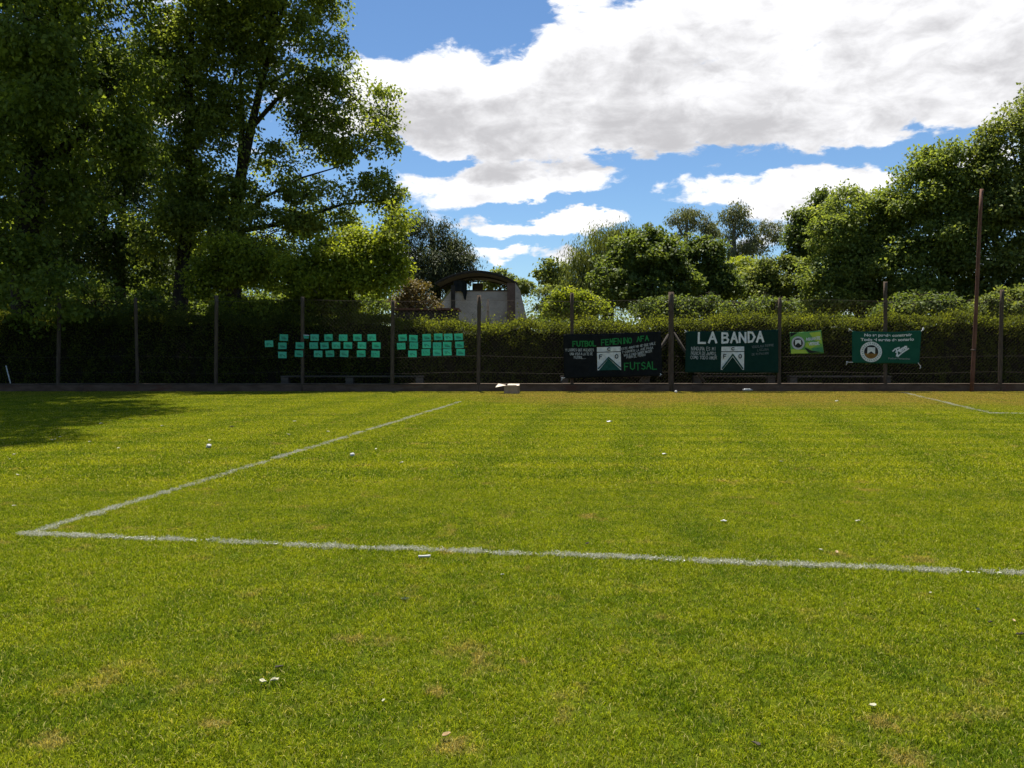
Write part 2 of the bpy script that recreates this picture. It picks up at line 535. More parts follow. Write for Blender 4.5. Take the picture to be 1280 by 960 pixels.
def grid_sheet(name, x0, x1, y0, y1, z, mat, nx=1, ny=1):
    xs, ys = np.linspace(x0, x1, nx + 1), np.linspace(y0, y1, ny + 1)
    V = [(x, y, z) for y in ys for x in xs]
    Fc = [(j * (nx + 1) + i, j * (nx + 1) + i + 1, (j + 1) * (nx + 1) + i + 1, (j + 1) * (nx + 1) + i) for j in range(ny) for i in range(nx)]
    return link(name, mesh_from(name, V, Fc, mat))


EARTH = surf_mat('dark_earth', (0.045, 0.042, 0.020), (0.085, 0.075, 0.040), 0.8, 1.0, 0.5, 0.05, (1, 1, 1), (0.05, 0.065, 0.018), 6)  # dark soil with patches of grass green
tag(grid_sheet('ground', -900, 900, -900, 900, -0.006, EARTH), kind='structure')
tag(grid_sheet('football_pitch', -45, 45, -25, FY - 0.06, 0.0, pitch_mat()), kind='structure')


# grass blades: turf patches set on points by a geometry node tree
def turf_patch(name, size, n, h, w, mat, r):
    xy = r.uniform(-size / 2, size / 2, (n, 2))
    hh = h * r.uniform(0.45, 1.25, n)
    ww = w * r.uniform(0.6, 1.3, n)
    th = r.uniform(0, 2 * PI, n)
    lean = r.uniform(0.25, 1.25, n)
    ld = np.stack([np.cos(th), np.sin(th)], 1)
    fa = r.uniform(0, 2 * PI, n)
    fd = np.stack([np.cos(fa), np.sin(fa)], 1)
    b = np.zeros((n, 3)); b[:, :2] = xy
    m_ = b.copy(); m_[:, :2] += ld * (hh * lean * 0.35)[:, None]; m_[:, 2] = hh * 0.6
    tp = b.copy(); tp[:, :2] += ld * (hh * lean * 1.0)[:, None]; tp[:, 2] = hh * (1.05 - 0.3 * lean)
    o = np.zeros((n, 3)); o[:, :2] = fd * (ww / 2)[:, None]
    V = np.stack([b - o, b + o, m_ + o * 0.85, m_ - o * 0.85, tp], 1).reshape(-1, 3)
    i = np.arange(n)[:, None] * 5
    T = np.concatenate([i + [0, 1, 2], i + [0, 2, 3], i + [3, 2, 4]], 0)
    me = mesh_from(name, V, T, mat)
    a = me.attributes.new('tint', 'FLOAT', 'POINT')
    a.data.foreach_set('value', np.repeat(r.uniform(0, 1, n), 5).astype(np.float32))
    return bpy.data.objects.new(name, me)


def scatter(name, pts, scl, coll, kind='stuff'):
    n = len(pts)
    me = bpy.data.meshes.new(name)
    me.vertices.add(n)
    me.vertices.foreach_set('co', np.asarray(pts, np.float32).ravel())
    for nm, ty, v in (('turn', 'FLOAT', rng.uniform(0, 2 * PI, n)), ('size', 'FLOAT', scl), ('pick', 'INT', rng.integers(0, 1000, n))):
        a = me.attributes.new(nm, ty, 'POINT')
        a.data.foreach_set('value', np.asarray(v, np.float32 if ty == 'FLOAT' else np.int32))
    o = link(name, me)
    g = bpy.data.node_groups.new(name, 'GeometryNodeTree')
    g.interface.new_socket("Geometry", in_out='INPUT', socket_type='NodeSocketGeometry')
    g.interface.new_socket("Geometry", in_out='OUTPUT', socket_type='NodeSocketGeometry')
    N, L = g.nodes, g.links
    gi, go = N.new('NodeGroupInput'), N.new('NodeGroupOutput')
    ci = N.new('GeometryNodeCollectionInfo')
    ci.inputs['Collection'].default_value = coll
    ci.inputs['Separate Children'].default_value = True
    ci.inputs['Reset Children'].default_value = True
    ip = N.new('GeometryNodeInstanceOnPoints')
    ip.inputs['Pick Instance'].default_value = True

    def named(nm, ty):
        q = N.new('GeometryNodeInputNamedAttribute')
        q.data_type = ty
        q.inputs['Name'].default_value = nm
        return q.outputs[0]
    cx = N.new('ShaderNodeCombineXYZ')
    L.new(named('turn', 'FLOAT'), cx.inputs[2])
    L.new(gi.outputs[0], ip.inputs['Points'])
    L.new(ci.outputs[0], ip.inputs['Instance'])
    L.new(named('pick', 'INT'), ip.inputs['Instance Index'])
    L.new(cx.outputs[0], ip.inputs['Rotation'])
    L.new(named('size', 'FLOAT'), ip.inputs['Scale'])
    L.new(ip.outputs[0], go.inputs[0])
    md = o.modifiers.new('scatter', 'NODES')
    md.node_group = g
    o['kind'] = kind
    return o


BLADE, WBLADE = blade_mat('grass_blade'), blade_mat('painted_blade', True)
r_ = np.random.default_rng(5)
turf_near = bpy.data.collections.new('turf_patches')
for k in range(6):
    turf_near.objects.link(turf_patch('turf_patch', 0.26, 680, 0.021, 0.0031, BLADE, r_))
turf_far = bpy.data.collections.new('turf_patches_far')
for k in range(5):
    turf_far.objects.link(turf_patch('turf_patch_far', 0.55, 800, 0.026, 0.0070, BLADE, r_))
turf_white = bpy.data.collections.new('painted_patches')
for k in range(5):
    turf_white.objects.link(turf_patch('painted_patch', 0.085, 60, 0.025, 0.0042, WBLADE, r_))


def jgrid(x0, x1, y0, y1, s, keep):
    xs, ys = np.meshgrid(np.arange(x0, x1, s), np.arange(y0, y1, s))
    p = np.stack([xs.ravel(), ys.ravel()], 1)
    p += rng.uniform(-s * 0.26, s * 0.26, p.shape)
    p = p[keep(p)]
    return np.concatenate([p, np.zeros((len(p), 1))], 1)


pn = jgrid(-14, 14, -2.0, 9.2, 0.165, lambda p: np.abs(p[:, 0]) < 5.5 + 0.85 * p[:, 1])
pf = jgrid(-34, 34, 9.0, FY - 0.12, 0.33, lambda p: np.abs(p[:, 0]) < 6.5 + 0.85 * p[:, 1])
scatter('grass', pn, rng.uniform(0.8, 1.2, len(pn)), turf_near)
scatter('grass', pf, rng.uniform(0.8, 1.2, len(pf)), turf_far)


# painted pitch markings: paint on the blades, broken and worn
def line_points(p0, p1, width, dens, wear):
    d = p1[:2] - p0[:2]
    ln = np.linalg.norm(d)
    d /= ln
    nrm = np.array((-d[1], d[0]))
    n = int(ln * dens)
    s = rng.uniform(0, ln, n)
    w = rng.normal(0, width * 0.30, n)
    ph = 0.5 + 0.5 * np.sin(s * 2.1 + 1.3 * np.sin(s * 5.3)) * np.sin(s * 0.9 + 0.5)
    ok = rng.uniform(0, 1, n) > np.where(s < 1.6, 0.15, wear * (1 - ph))
    wob = 0.012 * np.sin(s * 1.7) + 0.008 * np.sin(s * 4.1)
    q = p0[:2] + s[:, None] * d + (w + wob)[:, None] * nrm
    q = q[ok]
    return np.concatenate([q, np.full((len(q), 1), 0.002)], 1)


A0 = G(34, 669.5)
marks = [('painted_line', A0, G(576, 502.5), 0.066, 75, 0.82),
         ('painted_line', G(22, 668), G(2100, 751), 0.070, 80, 0.78),
         ('painted_line', G(1128, 490.8), G(1238, 517), 0.10, 70, 0.6),
         ('painted_line', G(1236, 517), G(1400, 518.5), 0.10, 70, 0.6),
         ('painted_line', G(1262, 487.8), G(1420, 488.2), 0.12, 80, 0.5)]
FLAKE = surf_mat('line_paint', (0.34, 0.35, 0.30), (0.50, 0.50, 0.46), 20.0, 0.9, 0.2, 0.1)
for nm, a, b, w, dn, wr in marks:
    q = line_points(a, b, w, dn, wr)
    o = scatter(nm, q, rng.uniform(0.7, 1.15, len(q)), turf_white, 'structure')
    # dried paint crusts on the soil between the blades
    q = line_points(a, b, w * 0.9, dn * 1.5, wr * 0.9)
    n = len(q)
    sz = rng.uniform(0.005, 0.016, n)
    an = rng.uniform(0, 2 * PI, (n, 1)) + np.array([0, 1.3, 2.9, 4.4])[None]
    rr = sz[:, None] * rng.uniform(0.5, 1.0, (n, 4))
    V = np.zeros((n, 4, 3))
    V[:, :, 0] = q[:, None, 0] + np.cos(an) * rr
    V[:, :, 1] = q[:, None, 1] + np.sin(an) * rr
    V[:, :, 2] = (0.006 + 0.010 * rng.uniform(0, 1, n))[:, None]
    c = link('line_paint', mesh_from('line_paint', V.reshape(-1, 3), np.arange(4 * n).reshape(n, 4), FLAKE), o)
    c['kind'] = 'stuff'


# ------------------------------------------------------------------ trees
def unit(v):
    return v / (np.linalg.norm(v, axis=-1, keepdims=True) + 1e-9)


def leaves_mesh(name, C, D, N, L, W, tint, mat, fold=0.18):
    """one kite-shaped, folded leaf per row: C base, D direction to the tip, N face normal"""
    D = unit(D)
    Sd = unit(np.cross(N, D))
    N2 = np.cross(D, Sd)
    L, W = L[:, None], W[:, None]
    a = C
    b = C + D * L * 0.42 + Sd * W * 0.5 + N2 * W * fold
    c = C + D * L
    d = C + D * L * 0.42 - Sd * W * 0.5 + N2 * W * fold
    V = np.stack([a, b, c, d], 1).reshape(-1, 3)
    me = mesh_from(name, V, np.arange(len(V)).reshape(-1, 4), mat)
    at = me.attributes.new('tint', 'FLOAT', 'FACE')
    at.data.foreach_set('value', np.clip(tint, 0, 1).astype(np.float32))
    return me


def lobe_points(lobes, n, shell=2.0):
    """cluster centres spread through crown lobes, more of them towards the outside"""
    w = np.array([(l[3] * l[5] + l[3] * l[4] + l[4] * l[5]) for l in lobes])
    ix = rng.choice(len(lobes), n, p=w / w.sum())
    Lb = np.array(lobes)[ix]
    d = unit(rng.normal(size=(n, 3)))
    r = rng.uniform(0, 1, n) ** (1 / (1.0 + shell)) * np.where(rng.uniform(0, 1, n) < .10, rng.uniform(1.1, 1.35, n), 1)
    bumps = 1.0 + 0.16 * np.sin(d[:, 0] * 5 + ix) * np.sin(d[:, 2] * 6 + ix * 2.0) + rng.normal(0, 0.07, n)
    return Lb[:, :3] + d * (r * bumps)[:, None] * Lb[:, 3:6], d, ix


def tree(name, label, group, Y, lobes, trunk, n_leaves, leaf, mat, cr=0.45, per=70, bark=BARK, droop=0.25, limbs=(), shell=2.0, depth=None,
         flat=0.6, cat='tree', aspect=0.68, z_min=0.3):
    """lobes (px, py, rx, ry[, Y]) and trunk [(px, py, radius), ...] are read off the photograph at distance Y"""
    base = P(trunk[0][0], trunk[0][1], Y)
    bx, by = base[0], base[1]
    R = root(name, (bx, by, 0), label, cat, group)
    off = np.array((bx, by, 0))
    LB = []
    for l in lobes:
        yy = l[4] if len(l) > 4 else Y
        c = P(l[0], l[1], yy)
        rx, rz = l[2] * yy / F, l[3] * yy / F
        rd = (depth if depth else max(rx, rz) * 0.95)
        LB.append((c[0], c[1], c[2], rx * .88, rd * .88, rz * .88))
    MAIN = list(LB)
    for (lx_, ly_, lz_, rx, rd, rz) in MAIN:
        for q in range(9):
            d = unit(rng.normal(size=3))
            d[1] = -abs(d[1]) if q % 3 else d[1]
            f = rng.uniform(.22, .46)
            LB.append((lx_ + d[0] * rx * .95, ly_ + d[1] * rd * .95, lz_ + d[2] * rz * .95, max(rx, rz) * f, rd * f, max(rz, .6 * rx) * f * .8))
    # trunk
    tb = MB()
    tp = [np.array((bx, by, -0.05))] + [P(a, b, Y) for a, b, _ in trunk]
    tr = [trunk[0][2] * 1.25] + [q[2] for q in trunk]
    if tp[1][2] < 0.2:
        tp[1][2] = 0.2
    tb.tube([p - off for p in tp], tr, 10)
    tob = tb.build('trunk', bark, R, True)
    # limbs: those read off the photograph, else one to every large lobe
    tips = []
    lims = list(limbs)
    for lm in lims:
        pts = [P(q[0], q[1], q[3] if len(q) > 3 else Y) for q in lm]
        m = MB()
        m.tube([p - off for p in pts], [q[2] for q in lm], 7)
        m.build('limb', bark, R, True)
        tips += pts[1:]
    top = tp[-1]
    for l in MAIN:
        c = np.array(l[:3])
        src = tp[min(len(tp) - 1, 1 + int((len(tp) - 1) * 0.55))] if c[2] < top[2] else top
        k = np.argmin([np.linalg.norm(c - q) for q in tips]) if tips else None
        if k is not None and np.linalg.norm(c - tips[k]) < np.linalg.norm(c - src):
            src = tips[k]
        mid = (src + c) / 2 + rng.normal(0, 0.12, 3) * np.linalg.norm(c - src) * 0.5
        r0 = max(0.022, min(0.12, 0.022 * np.linalg.norm(c - src)))
        m = MB()
        m.tube([src - off, mid - off, c - off], [r0, r0 * 0.75, r0 * 0.4], 6)
        m.build('limb', bark, R, True)
    # leaf clusters
    nc = max(8, n_leaves // per)
    cc, dd, ix = lobe_points(LB, nc, shell)
    cc[:, 2] = np.maximum(cc[:, 2], z_min)
    tw = MB()
    lbc = np.array(LB)[:, :3]
    for j in range(min(nc, 260)):
        s = lbc[ix[j]] + rng.normal(0, 0.15, 3)
        e = cc[j]
        m_ = (s + e) / 2 + rng.normal(0, 0.10, 3) + (0, 0, 0.12)
        tw.tube([s - off, m_ - off, e - off], [0.020, 0.014, 0.005], 4, False)
    tw.build('twigs', bark, R)['kind'] = 'stuff'
    k = rng.integers(0, nc, n_leaves)
    size = cr * rng.uniform(0.55, 1.35, nc)
    g = unit(rng.normal(size=(n_leaves, 3))) * (size[k] * 1.45 * rng.uniform(0, 1, n_leaves) ** 0.42)[:, None]
    g[:, 2] *= flat
    g[:, 2] -= droop * np.abs(rng.normal(0, 1, n_leaves)) * size[k] * 0.7
    C = cc[k] + g
    C[:, 2] = np.maximum(C[:, 2], 0.12)
    out = dd[k] * 0.6 + rng.normal(0, 0.6, (n_leaves, 3)) + np.array((0, 0, -droop * 1.6))
    nrm = rng.normal(0, 0.55, (n_leaves, 3)) + np.array((0, 0, 0.9)) + dd[k] * 0.35
    ll = leaf * 1.32 * rng.uniform(0.65, 1.25, n_leaves)
    tint = 0.5 + rng.normal(0, 0.17, nc)[k] + rng.normal(0, 0.17, n_leaves)
    cr_o = link('crown', leaves_mesh('crown', C - off, out, nrm, ll, ll * aspect, tint, LEAF[mat]), R)
    cr_o['kind'] = 'stuff'
    return R


LG, RG, MG = 'tall trees behind the left of the fence', 'leafy trees behind the right of the fence', 'trees seen over the middle of the hedge'
SG = 'shrubs growing behind the hedge'
tree('broadleaf_tree', 'huge dark leafy tree at the far left with thick forked trunk, branches over the pitch', LG, 29.5,
     [(60, 60, 90, 75), (140, 110, 72, 62), (20, 150, 70, 55), (120, 185, 75, 45), (-50, 90, 90, 120), (100, -50, 120, 80), (30, -30, 100, 80),
      (60, 372, 62, 34, 26.9), (20, 330, 50, 40, 27.6), (110, 250, 50, 40), (-60, 260, 80, 100), (22, 255, 44, 44, 27.6), (92, 232, 34, 26, 28.0), (10, 310, 50, 40, 28.0), (60, 110, 80, 70, 26.5), (30, 20, 90, 60, 26.0), (-40, 200, 60, 60, 26.0), (150, -170, 100, 80, 26.5), (185, -300, 90, 80, 25.5), (40, -250, 110, 90, 26.5), (120, -380, 90, 70, 23.0), (60, -440, 100, 70, 20.5), (150, -470, 60, 50, 20.0)],
     [(36, 430, .52), (30, 330, .46), (38, 262, .42), (48, 200, .42)], 105000, 0.135, 'maple', 0.55, 90,
     limbs=[[(48, 205, .30), (40, 130, .24), (58, 50, .17), (90, -50, .10)], [(47, 210, .27), (84, 182, .2), (112, 150, .15), (150, 95, .08)],
            [(36, 300, .16), (60, 320, .10, 28.4), (62, 360, .05, 27.2)]])
tree('poplar_tree', 'tall leafy poplar with one straight slender trunk, right of the forked tree', LG, 34.5,
     [(240, -25, 100, 55), (225, 110, 42, 70), (272, 170, 48, 55), (225, 225, 32, 40), (250, 285, 55, 38), (300, 60, 40, 50), (205, 20, 30, 30), (250, 60, 50, 40), (205, 290, 45, 35), (265, 225, 40, 36), (330, 330, 40, 25), (190, 90, 26, 40), (290, 130, 36, 40)],
     [(222, 420, .36), (228, 340, .31), (238, 240, .24), (236, 130, .17), (240, 30, .10)], 52000, 0.13, 'poplar', 0.48, 70,
     limbs=[[(237, 190, .11), (262, 160, .08), (285, 130, .05)], [(238, 110, .12), (190, 40, .10), (165, -10, .08)], [(232, 290, .10), (215, 240, .07), (205, 200, .04)]])
tree('poplar_tree', 'spreading poplar with a leaning forked trunk and sky showing through its right side', LG, 35.0,
     [(345, 15, 75, 45), (395, 65, 55, 50), (436, 122, 52, 36), (474, 158, 30, 26), (378, 125, 50, 38), (352, 205, 42, 26), (425, 188, 40, 18), (462, 240, 42, 22),
      (496, 262, 18, 24), (400, 262, 58, 30), (335, 292, 70, 34), (300, 50, 45, 50), (400, -10, 35, 30), (385, -80, 50, 55), (375, -150, 40, 45), (345, -215, 50, 45), (355, -170, 45, 40), (330, -60, 50, 50), (330, -130, 45, 45), (492, 180, 16, 12), (300, 245, 36, 26), (485, 118, 18, 14), (405, 165, 40, 24), (380, 232, 40, 20)],
     [(284, 420, .36), (291, 290, .30), (300, 225, .25), (316, 150, .18), (338, 60, .10)], 66000, 0.125, 'poplar', 0.42, 70,
     limbs=[[(300, 215, .16), (303, 150, .11), (300, 90, .06)], [(294, 275, .12), (332, 246, .07), (378, 222, .045), (435, 205, .02)], [(314, 160, .12), (345, 125, .09), (400, 90, .05)],
            [(292, 285, .12), (268, 262, .08), (255, 250, .05)], [(293, 290, .13), (350, 280, .09), (430, 255, .06), (485, 250, .03)], [(325, 110, .1), (370, 85, .07), (430, 110, .05), (480, 160, .02)]])
tree('leafy_tree', 'bright lime green low tree under the right side of the spreading poplar', LG, 30.3,
     [(405, 326, 40, 26, 29.6), (455, 325, 36, 24, 29.6), (484, 305, 20, 22, 29.6), (425, 352, 46, 20, 29.6), (470, 350, 30, 20, 29.6), (496, 336, 15, 16, 29.8), (375, 345, 30, 20, 29.8), (438, 300, 30, 16, 29.8), (497, 272, 14, 16, 30)],
     [(440, 420, .16), (438, 350, .10)], 30000, 0.10, 'lime', 0.34, 60)
tree('leafy_tree', 'sunlit lime green sapling between the two poplar trunks', LG, 30.2,
     [(300, 315, 36, 22), (275, 335, 30, 26), (325, 335, 34, 26), (258, 350, 24, 20)], [(300, 420, .12), (298, 340, .07)], 13000, 0.10, 'lime', 0.32, 60)
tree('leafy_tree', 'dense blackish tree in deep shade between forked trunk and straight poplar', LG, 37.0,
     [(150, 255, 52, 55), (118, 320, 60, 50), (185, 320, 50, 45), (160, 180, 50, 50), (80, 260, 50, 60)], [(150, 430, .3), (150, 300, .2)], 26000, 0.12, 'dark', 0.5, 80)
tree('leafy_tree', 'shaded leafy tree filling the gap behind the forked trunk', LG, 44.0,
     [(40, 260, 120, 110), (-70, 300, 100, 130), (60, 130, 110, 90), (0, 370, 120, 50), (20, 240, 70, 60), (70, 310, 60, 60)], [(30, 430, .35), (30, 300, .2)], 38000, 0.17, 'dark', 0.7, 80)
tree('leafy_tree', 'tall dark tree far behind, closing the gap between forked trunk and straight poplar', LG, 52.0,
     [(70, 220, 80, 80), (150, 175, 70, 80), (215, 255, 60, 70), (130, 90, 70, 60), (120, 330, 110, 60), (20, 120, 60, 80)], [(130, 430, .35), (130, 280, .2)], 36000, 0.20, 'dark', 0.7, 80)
tree('leafy_tree', 'mid green tree standing behind the two poplar trunks', LG, 45.0,
     [(230, 335, 80, 60), (330, 350, 90, 45), (420, 370, 70, 40), (260, 270, 50, 40), (180, 380, 80, 30)], [(290, 430, .3), (290, 350, .2)], 30000, 0.15, 'maple', 0.6, 80)
tree('casuarina_tree', 'dark ragged tree standing behind the left end of the arched roof', MG, 62.0,
     [(528, 276, 20, 13), (546, 290, 24, 15), (566, 306, 20, 15), (584, 322, 14, 13), (548, 325, 42, 22), (526, 345, 42, 24), (505, 300, 25, 30), (570, 338, 25, 15)],
     [(548, 430, .4), (545, 340, .3), (538, 285, .14)], 26000, 0.20, 'casuarina', 0.62, 60, droop=0.7, flat=0.9, aspect=0.3)
tree('shrub', 'brownish shrub left of the arched roof building', SG, 43.0, [(520, 366, 26, 17), (505, 380, 22, 14), (535, 380, 18, 12)], [(520, 420, .07), (520, 380, .05)], 5000, 0.11, 'brown', 0.3, 50, cat='shrub')
tree('distant_tree', 'small pointed far tree peeping over the right half of the arched roof', MG, 85.0, [(624, 343, 7, 8), (638, 350, 8, 6), (612, 352, 10, 6), (650, 358, 14, 6)], [(626, 430, .25), (625, 360, .15)], 2600, 0.3, 'olive', 0.6, 30)
tree('distant_tree', 'small airy far tree with flat tufts left of the willow', MG, 95.0, [(686, 331, 10, 6), (702, 338, 9, 7), (680, 343, 12, 5), (694, 350, 16, 6)], [(692, 430, .22), (691, 345, .14)], 2600, 0.3, 'olive', 0.6, 30,
     limbs=[[(691, 352, .1), (684, 338, .06), (686, 330, .04)]])
tree('willow_tree', 'tall pale willow with drooping foliage behind the round dark tree', MG, 52.0,
     [(762, 300, 34, 18), (735, 322, 24, 24), (772, 330, 42, 36), (722, 350, 14, 26), (745, 360, 36, 26), (720, 316, 8, 12)], [(760, 430, .45), (760, 340, .3)], 34000, 0.17, 'willow', 0.55, 60, droop=1.5, flat=1.1, aspect=0.22)
tree('round_tree', 'dark dome shaped tree behind the black banner', MG, 40.0,
     [(806, 318, 46, 32), (778, 345, 34, 30), (832, 350, 36, 36), (806, 360, 52, 26), (806, 296, 24, 12)], [(806, 440, .22), (806, 360, .16)], 30000, 0.14, 'dome', 0.32, 60, shell=4.0)
tree('round_tree', 'smaller dark dome tree right of the bigger dome tree', MG, 41.5,
     [(879, 325, 26, 24), (890, 350, 30, 30), (866, 362, 24, 22)], [(882, 440, .18), (882, 360, .12)], 20000, 0.13, 'dome', 0.30, 60, shell=4.0)
tree('eucalyptus_tree', 'slim far eucalyptus with thin bare trunk, left of the pair', MG, 82.0,
     [(859, 266, 15, 10), (844, 274, 8, 6), (866, 280, 9, 8), (884, 276, 8, 10), (888, 290, 8, 14), (850, 290, 8, 6)], [(857, 430, .28), (857, 310, .22), (859, 270, .12)], 4600, 0.22, 'euca', 0.55, 40, bark=PALE_BARK, droop=0.8, aspect=0.35,
     limbs=[[(858, 300, .12), (848, 285, .08), (844, 275, .05)], [(878, 330, .16), (884, 300, .12), (886, 280, .06)]])
tree('eucalyptus_tree', 'fuller far eucalyptus with broad crown, right of the slim one', MG, 78.0,
     [(920, 262, 14, 10), (910, 268, 9, 8), (915, 285, 12, 15), (934, 282, 9, 10), (952, 282, 11, 8), (968, 288, 9, 13), (940, 305, 18, 10), (918, 310, 14, 12)],
     [(917, 430, .34), (917, 320, .27), (918, 270, .12)], 8200, 0.22, 'euca', 0.55, 40, bark=PALE_BARK, droop=0.8, aspect=0.35,
     limbs=[[(918, 325, .16), (940, 310, .12), (964, 292, .06)], [(917, 300, .12), (930, 288, .08), (936, 280, .05)]])
tree('leafy_tree', 'pale green rounded tree under the eucalyptus pair', MG, 57.0, [(932, 342, 36, 20), (910, 358, 26, 16), (955, 360, 30, 16)], [(930, 430, .2), (930, 360, .12)], 14000, 0.14, 'lime', 0.42, 60, shell=3.0)
tree('leafy_tree', 'dull olive bushy tree left of the big bright right hand trees', MG, 43.0, [(972, 345, 38, 24), (950, 365, 34, 22), (990, 366, 30, 20)], [(970, 430, .2), (970, 365, .12)], 17000, 0.12, 'olive', 0.36, 60)
tree('leafy_tree', 'dark tree with tufted top right of the eucalyptus pair', RG, 50.0, [(1006, 272, 16, 13), (1000, 298, 24, 20), (1028, 258, 18, 18), (1018, 300, 30, 30), (1035, 285, 20, 25)], [(1010, 430, .3), (1010, 310, .2)], 19000, 0.15, 'dome', 0.45, 60)
tree('leafy_tree', 'bright bushy tree left of the tall trees at right, above the small poster', RG, 38.5,
     [(1072, 262, 46, 26), (1050, 296, 46, 34), (1100, 308, 52, 42), (1042, 338, 44, 26), (1108, 268, 36, 34), (1075, 345, 50, 26), (1040, 372, 46, 16), (1100, 372, 50, 18)], [(1075, 440, .28), (1075, 330, .2)], 50000, 0.118, 'right', 0.38, 60, shell=3.0)
tree('leafy_tree', 'tall bright tree with stepped crown left of the rusty pole', RG, 37.0,
     [(1148, 242, 44, 36), (1192, 216, 44, 38), (1180, 288, 62, 48), (1130, 325, 52, 34), (1212, 325, 52, 40), (1165, 200, 22, 18), (1225, 255, 40, 45), (1150, 366, 50, 20), (1215, 368, 50, 20)], [(1180, 440, .32), (1180, 300, .22)], 66000, 0.118, 'right', 0.40, 60, shell=3.0)
tree('leafy_tree', 'tallest of the right hand trees, behind the rusty pole', RG, 35.5,
     [(1262, 180, 34, 36), (1305, 145, 46, 44), (1245, 240, 44, 42), (1292, 255, 64, 64), (1270, 320, 58, 36), (1276, 138, 12, 14), (1340, 230, 70, 110), (1235, 170, 18, 18), (1275, 366, 50, 22), (1330, 340, 50, 40)],
     [(1290, 440, .36), (1290, 300, .24)], 62000, 0.125, 'olive', 0.44, 60, shell=3.0)
for (lab, Y, lob, n, mt) in [
    ('low shrub above the hedge over the emerald banner', 30.6, [(1150, 378, 34, 12), (1120, 385, 24, 9), (1182, 382, 24, 11)], 7000, 'dome'),
    ('pale leafy shrub above the hedge behind the concrete post at right', 30.6, [(1270, 378, 42, 20), (1240, 386, 25, 12), (1310, 375, 40, 24)], 9000, 'olive'),
    ('spindly shrub with yellow leaves left of the black banner, above the hedge', 32.0, [(715, 376, 22, 18), (735, 384, 22, 12), (700, 388, 18, 12)], 6000, 'lime'),
    ('low dark bush right of the arched roof building', 48.0, [(686, 372, 18, 20), (700, 385, 24, 16), (680, 392, 16, 12)], 9000, 'olive'),
    ('leafy shrub above the hedge between the two large banners', 32.0, [(820, 384, 32, 10), (850, 384, 26, 12), (875, 380, 22, 12)], 7000, 'dome'),
    ('leafy shrub above the hedge over the dark green banner', 32.5, [(925, 386, 30, 9), (965, 384, 26, 11)], 6000, 'dome'),
    ('bright rounded shrub rising above the hedge over the turquoise sheets', 30.6, [(402, 374, 30, 16), (380, 384, 26, 12), (430, 384, 26, 12)], 9000, 'lime'),
    ('shrub with sunlit upright shoots above the hedge left of the turquoise sheets', 29.9, [(285, 384, 18, 16), (305, 388, 22, 14), (340, 388, 22, 12)], 6500, 'lime'),
    ('shaded shrub above the hedge under the forked tree', 30.4, [(120, 385, 50, 30), (190, 390, 46, 24)], 9000, 'maple'),
]:
    tree('shrub', lab, SG, Y, lob, [(lob[0][0], 440, .05), (lob[0][0], lob[0][1] + 4, .03)], n, 0.095, mt, 0.24, 45, cat='shrub')


# far wood closing the view behind everything
def far_wood():
    lob = []
    for px in range(-500, 1800, 46):
        Y = 105 + 14 * math.sin(px * 0.013) + 8 * math.sin(px * 0.05)
        top = 372 + 9 * math.sin(px * 0.021) + 6 * math.sin(px * 0.063 + 1) - (26 if px < 430 or px > 980 else 0)
        c = P(px, (top + 425) / 2, Y)
        rz = (428 - top) / 2 * Y / F
        lob.append((c[0], c[1], c[2], 46 * Y / F * 0.8, 5.0, rz * 1.15))
    n = 26000
    cc, dd, ix = lobe_points(lob, 1500, 2.5)
    k = rng.integers(0, len(cc), n)
    C = cc[k] + rng.normal(0, 0.75, (n, 3))
    C[:, 2] = np.maximum(C[:, 2], 0.2)
    ll = 0.42 * rng.uniform(0.6, 1.3, n)
    nrm = rng.normal(0, 0.6, (n, 3)) + (0, 0, 0.9)
    tint = 0.5 + rng.normal(0, 0.16, len(cc))[k] + rng.normal(0, 0.15, n)
    o = link('far_woodland', leaves_mesh('far_woodland', C, rng.normal(size=(n, 3)) + dd[k] * 0.5, nrm, ll, ll * 0.65, tint, LEAF['olive']))
    tag(o, 'low far wood closing the view behind the trees', None, None, 'stuff')


far_wood()


def thicket(name, label, px0, px1, Y, top, n, mat, leaf):
    lob = []
    for px in np.arange(px0, px1, 38):
        yy = Y + rng.uniform(-2.5, 2.5)
        tp = top + rng.uniform(-14, 14)
        c = P(px + rng.uniform(-10, 10), (tp + 440) / 2, yy)
        lob.append((c[0], c[1], c[2], 30 * yy / F, 1.5, (440 - tp) / 2 * yy / F))
    nc = n // 40
    cc, dd, ix = lobe_points(lob, nc, 2.0)
    k = rng.integers(0, nc, n)
    C = cc[k] + unit(rng.normal(size=(n, 3))) * (0.6 * rng.uniform(0, 1, n) ** 0.45)[:, None]
    C[:, 2] = np.maximum(C[:, 2], 0.1)
    ll = leaf * rng.uniform(0.6, 1.3, n)
    tint = 0.5 + rng.normal(0, 0.16, nc)[k] + rng.normal(0, 0.15, n)
    o = link(name, leaves_mesh(name, C, rng.normal(size=(n, 3)) + dd[k] * 0.5 - (0, 0, .3), rng.normal(0, .6, (n, 3)) + (0, 0, .9), ll, ll * .65, tint, LEAF[mat]))
    tag(o, label, None, None, 'stuff')


thicket('undergrowth', 'shaded undergrowth between the trees at left', -260, 495, 40.0, 352, 52000, 'maple', 0.20)
thicket('undergrowth', 'bushy undergrowth behind the hedge at right', 700, 1560, 47.0, 384, 52000, 'dome', 0.20)


# ------------------------------------------------------------------ hedge
def hedge_top(x):
    return 2.60 - 0.27 * np.exp(-((x - 1.0) / 5.5) ** 2) + 0.06 * np.sin(x * 0.9) + 0.07 * np.sin(x * 2.3 + 1) + 0.05 * np.sin(x * 5.1)


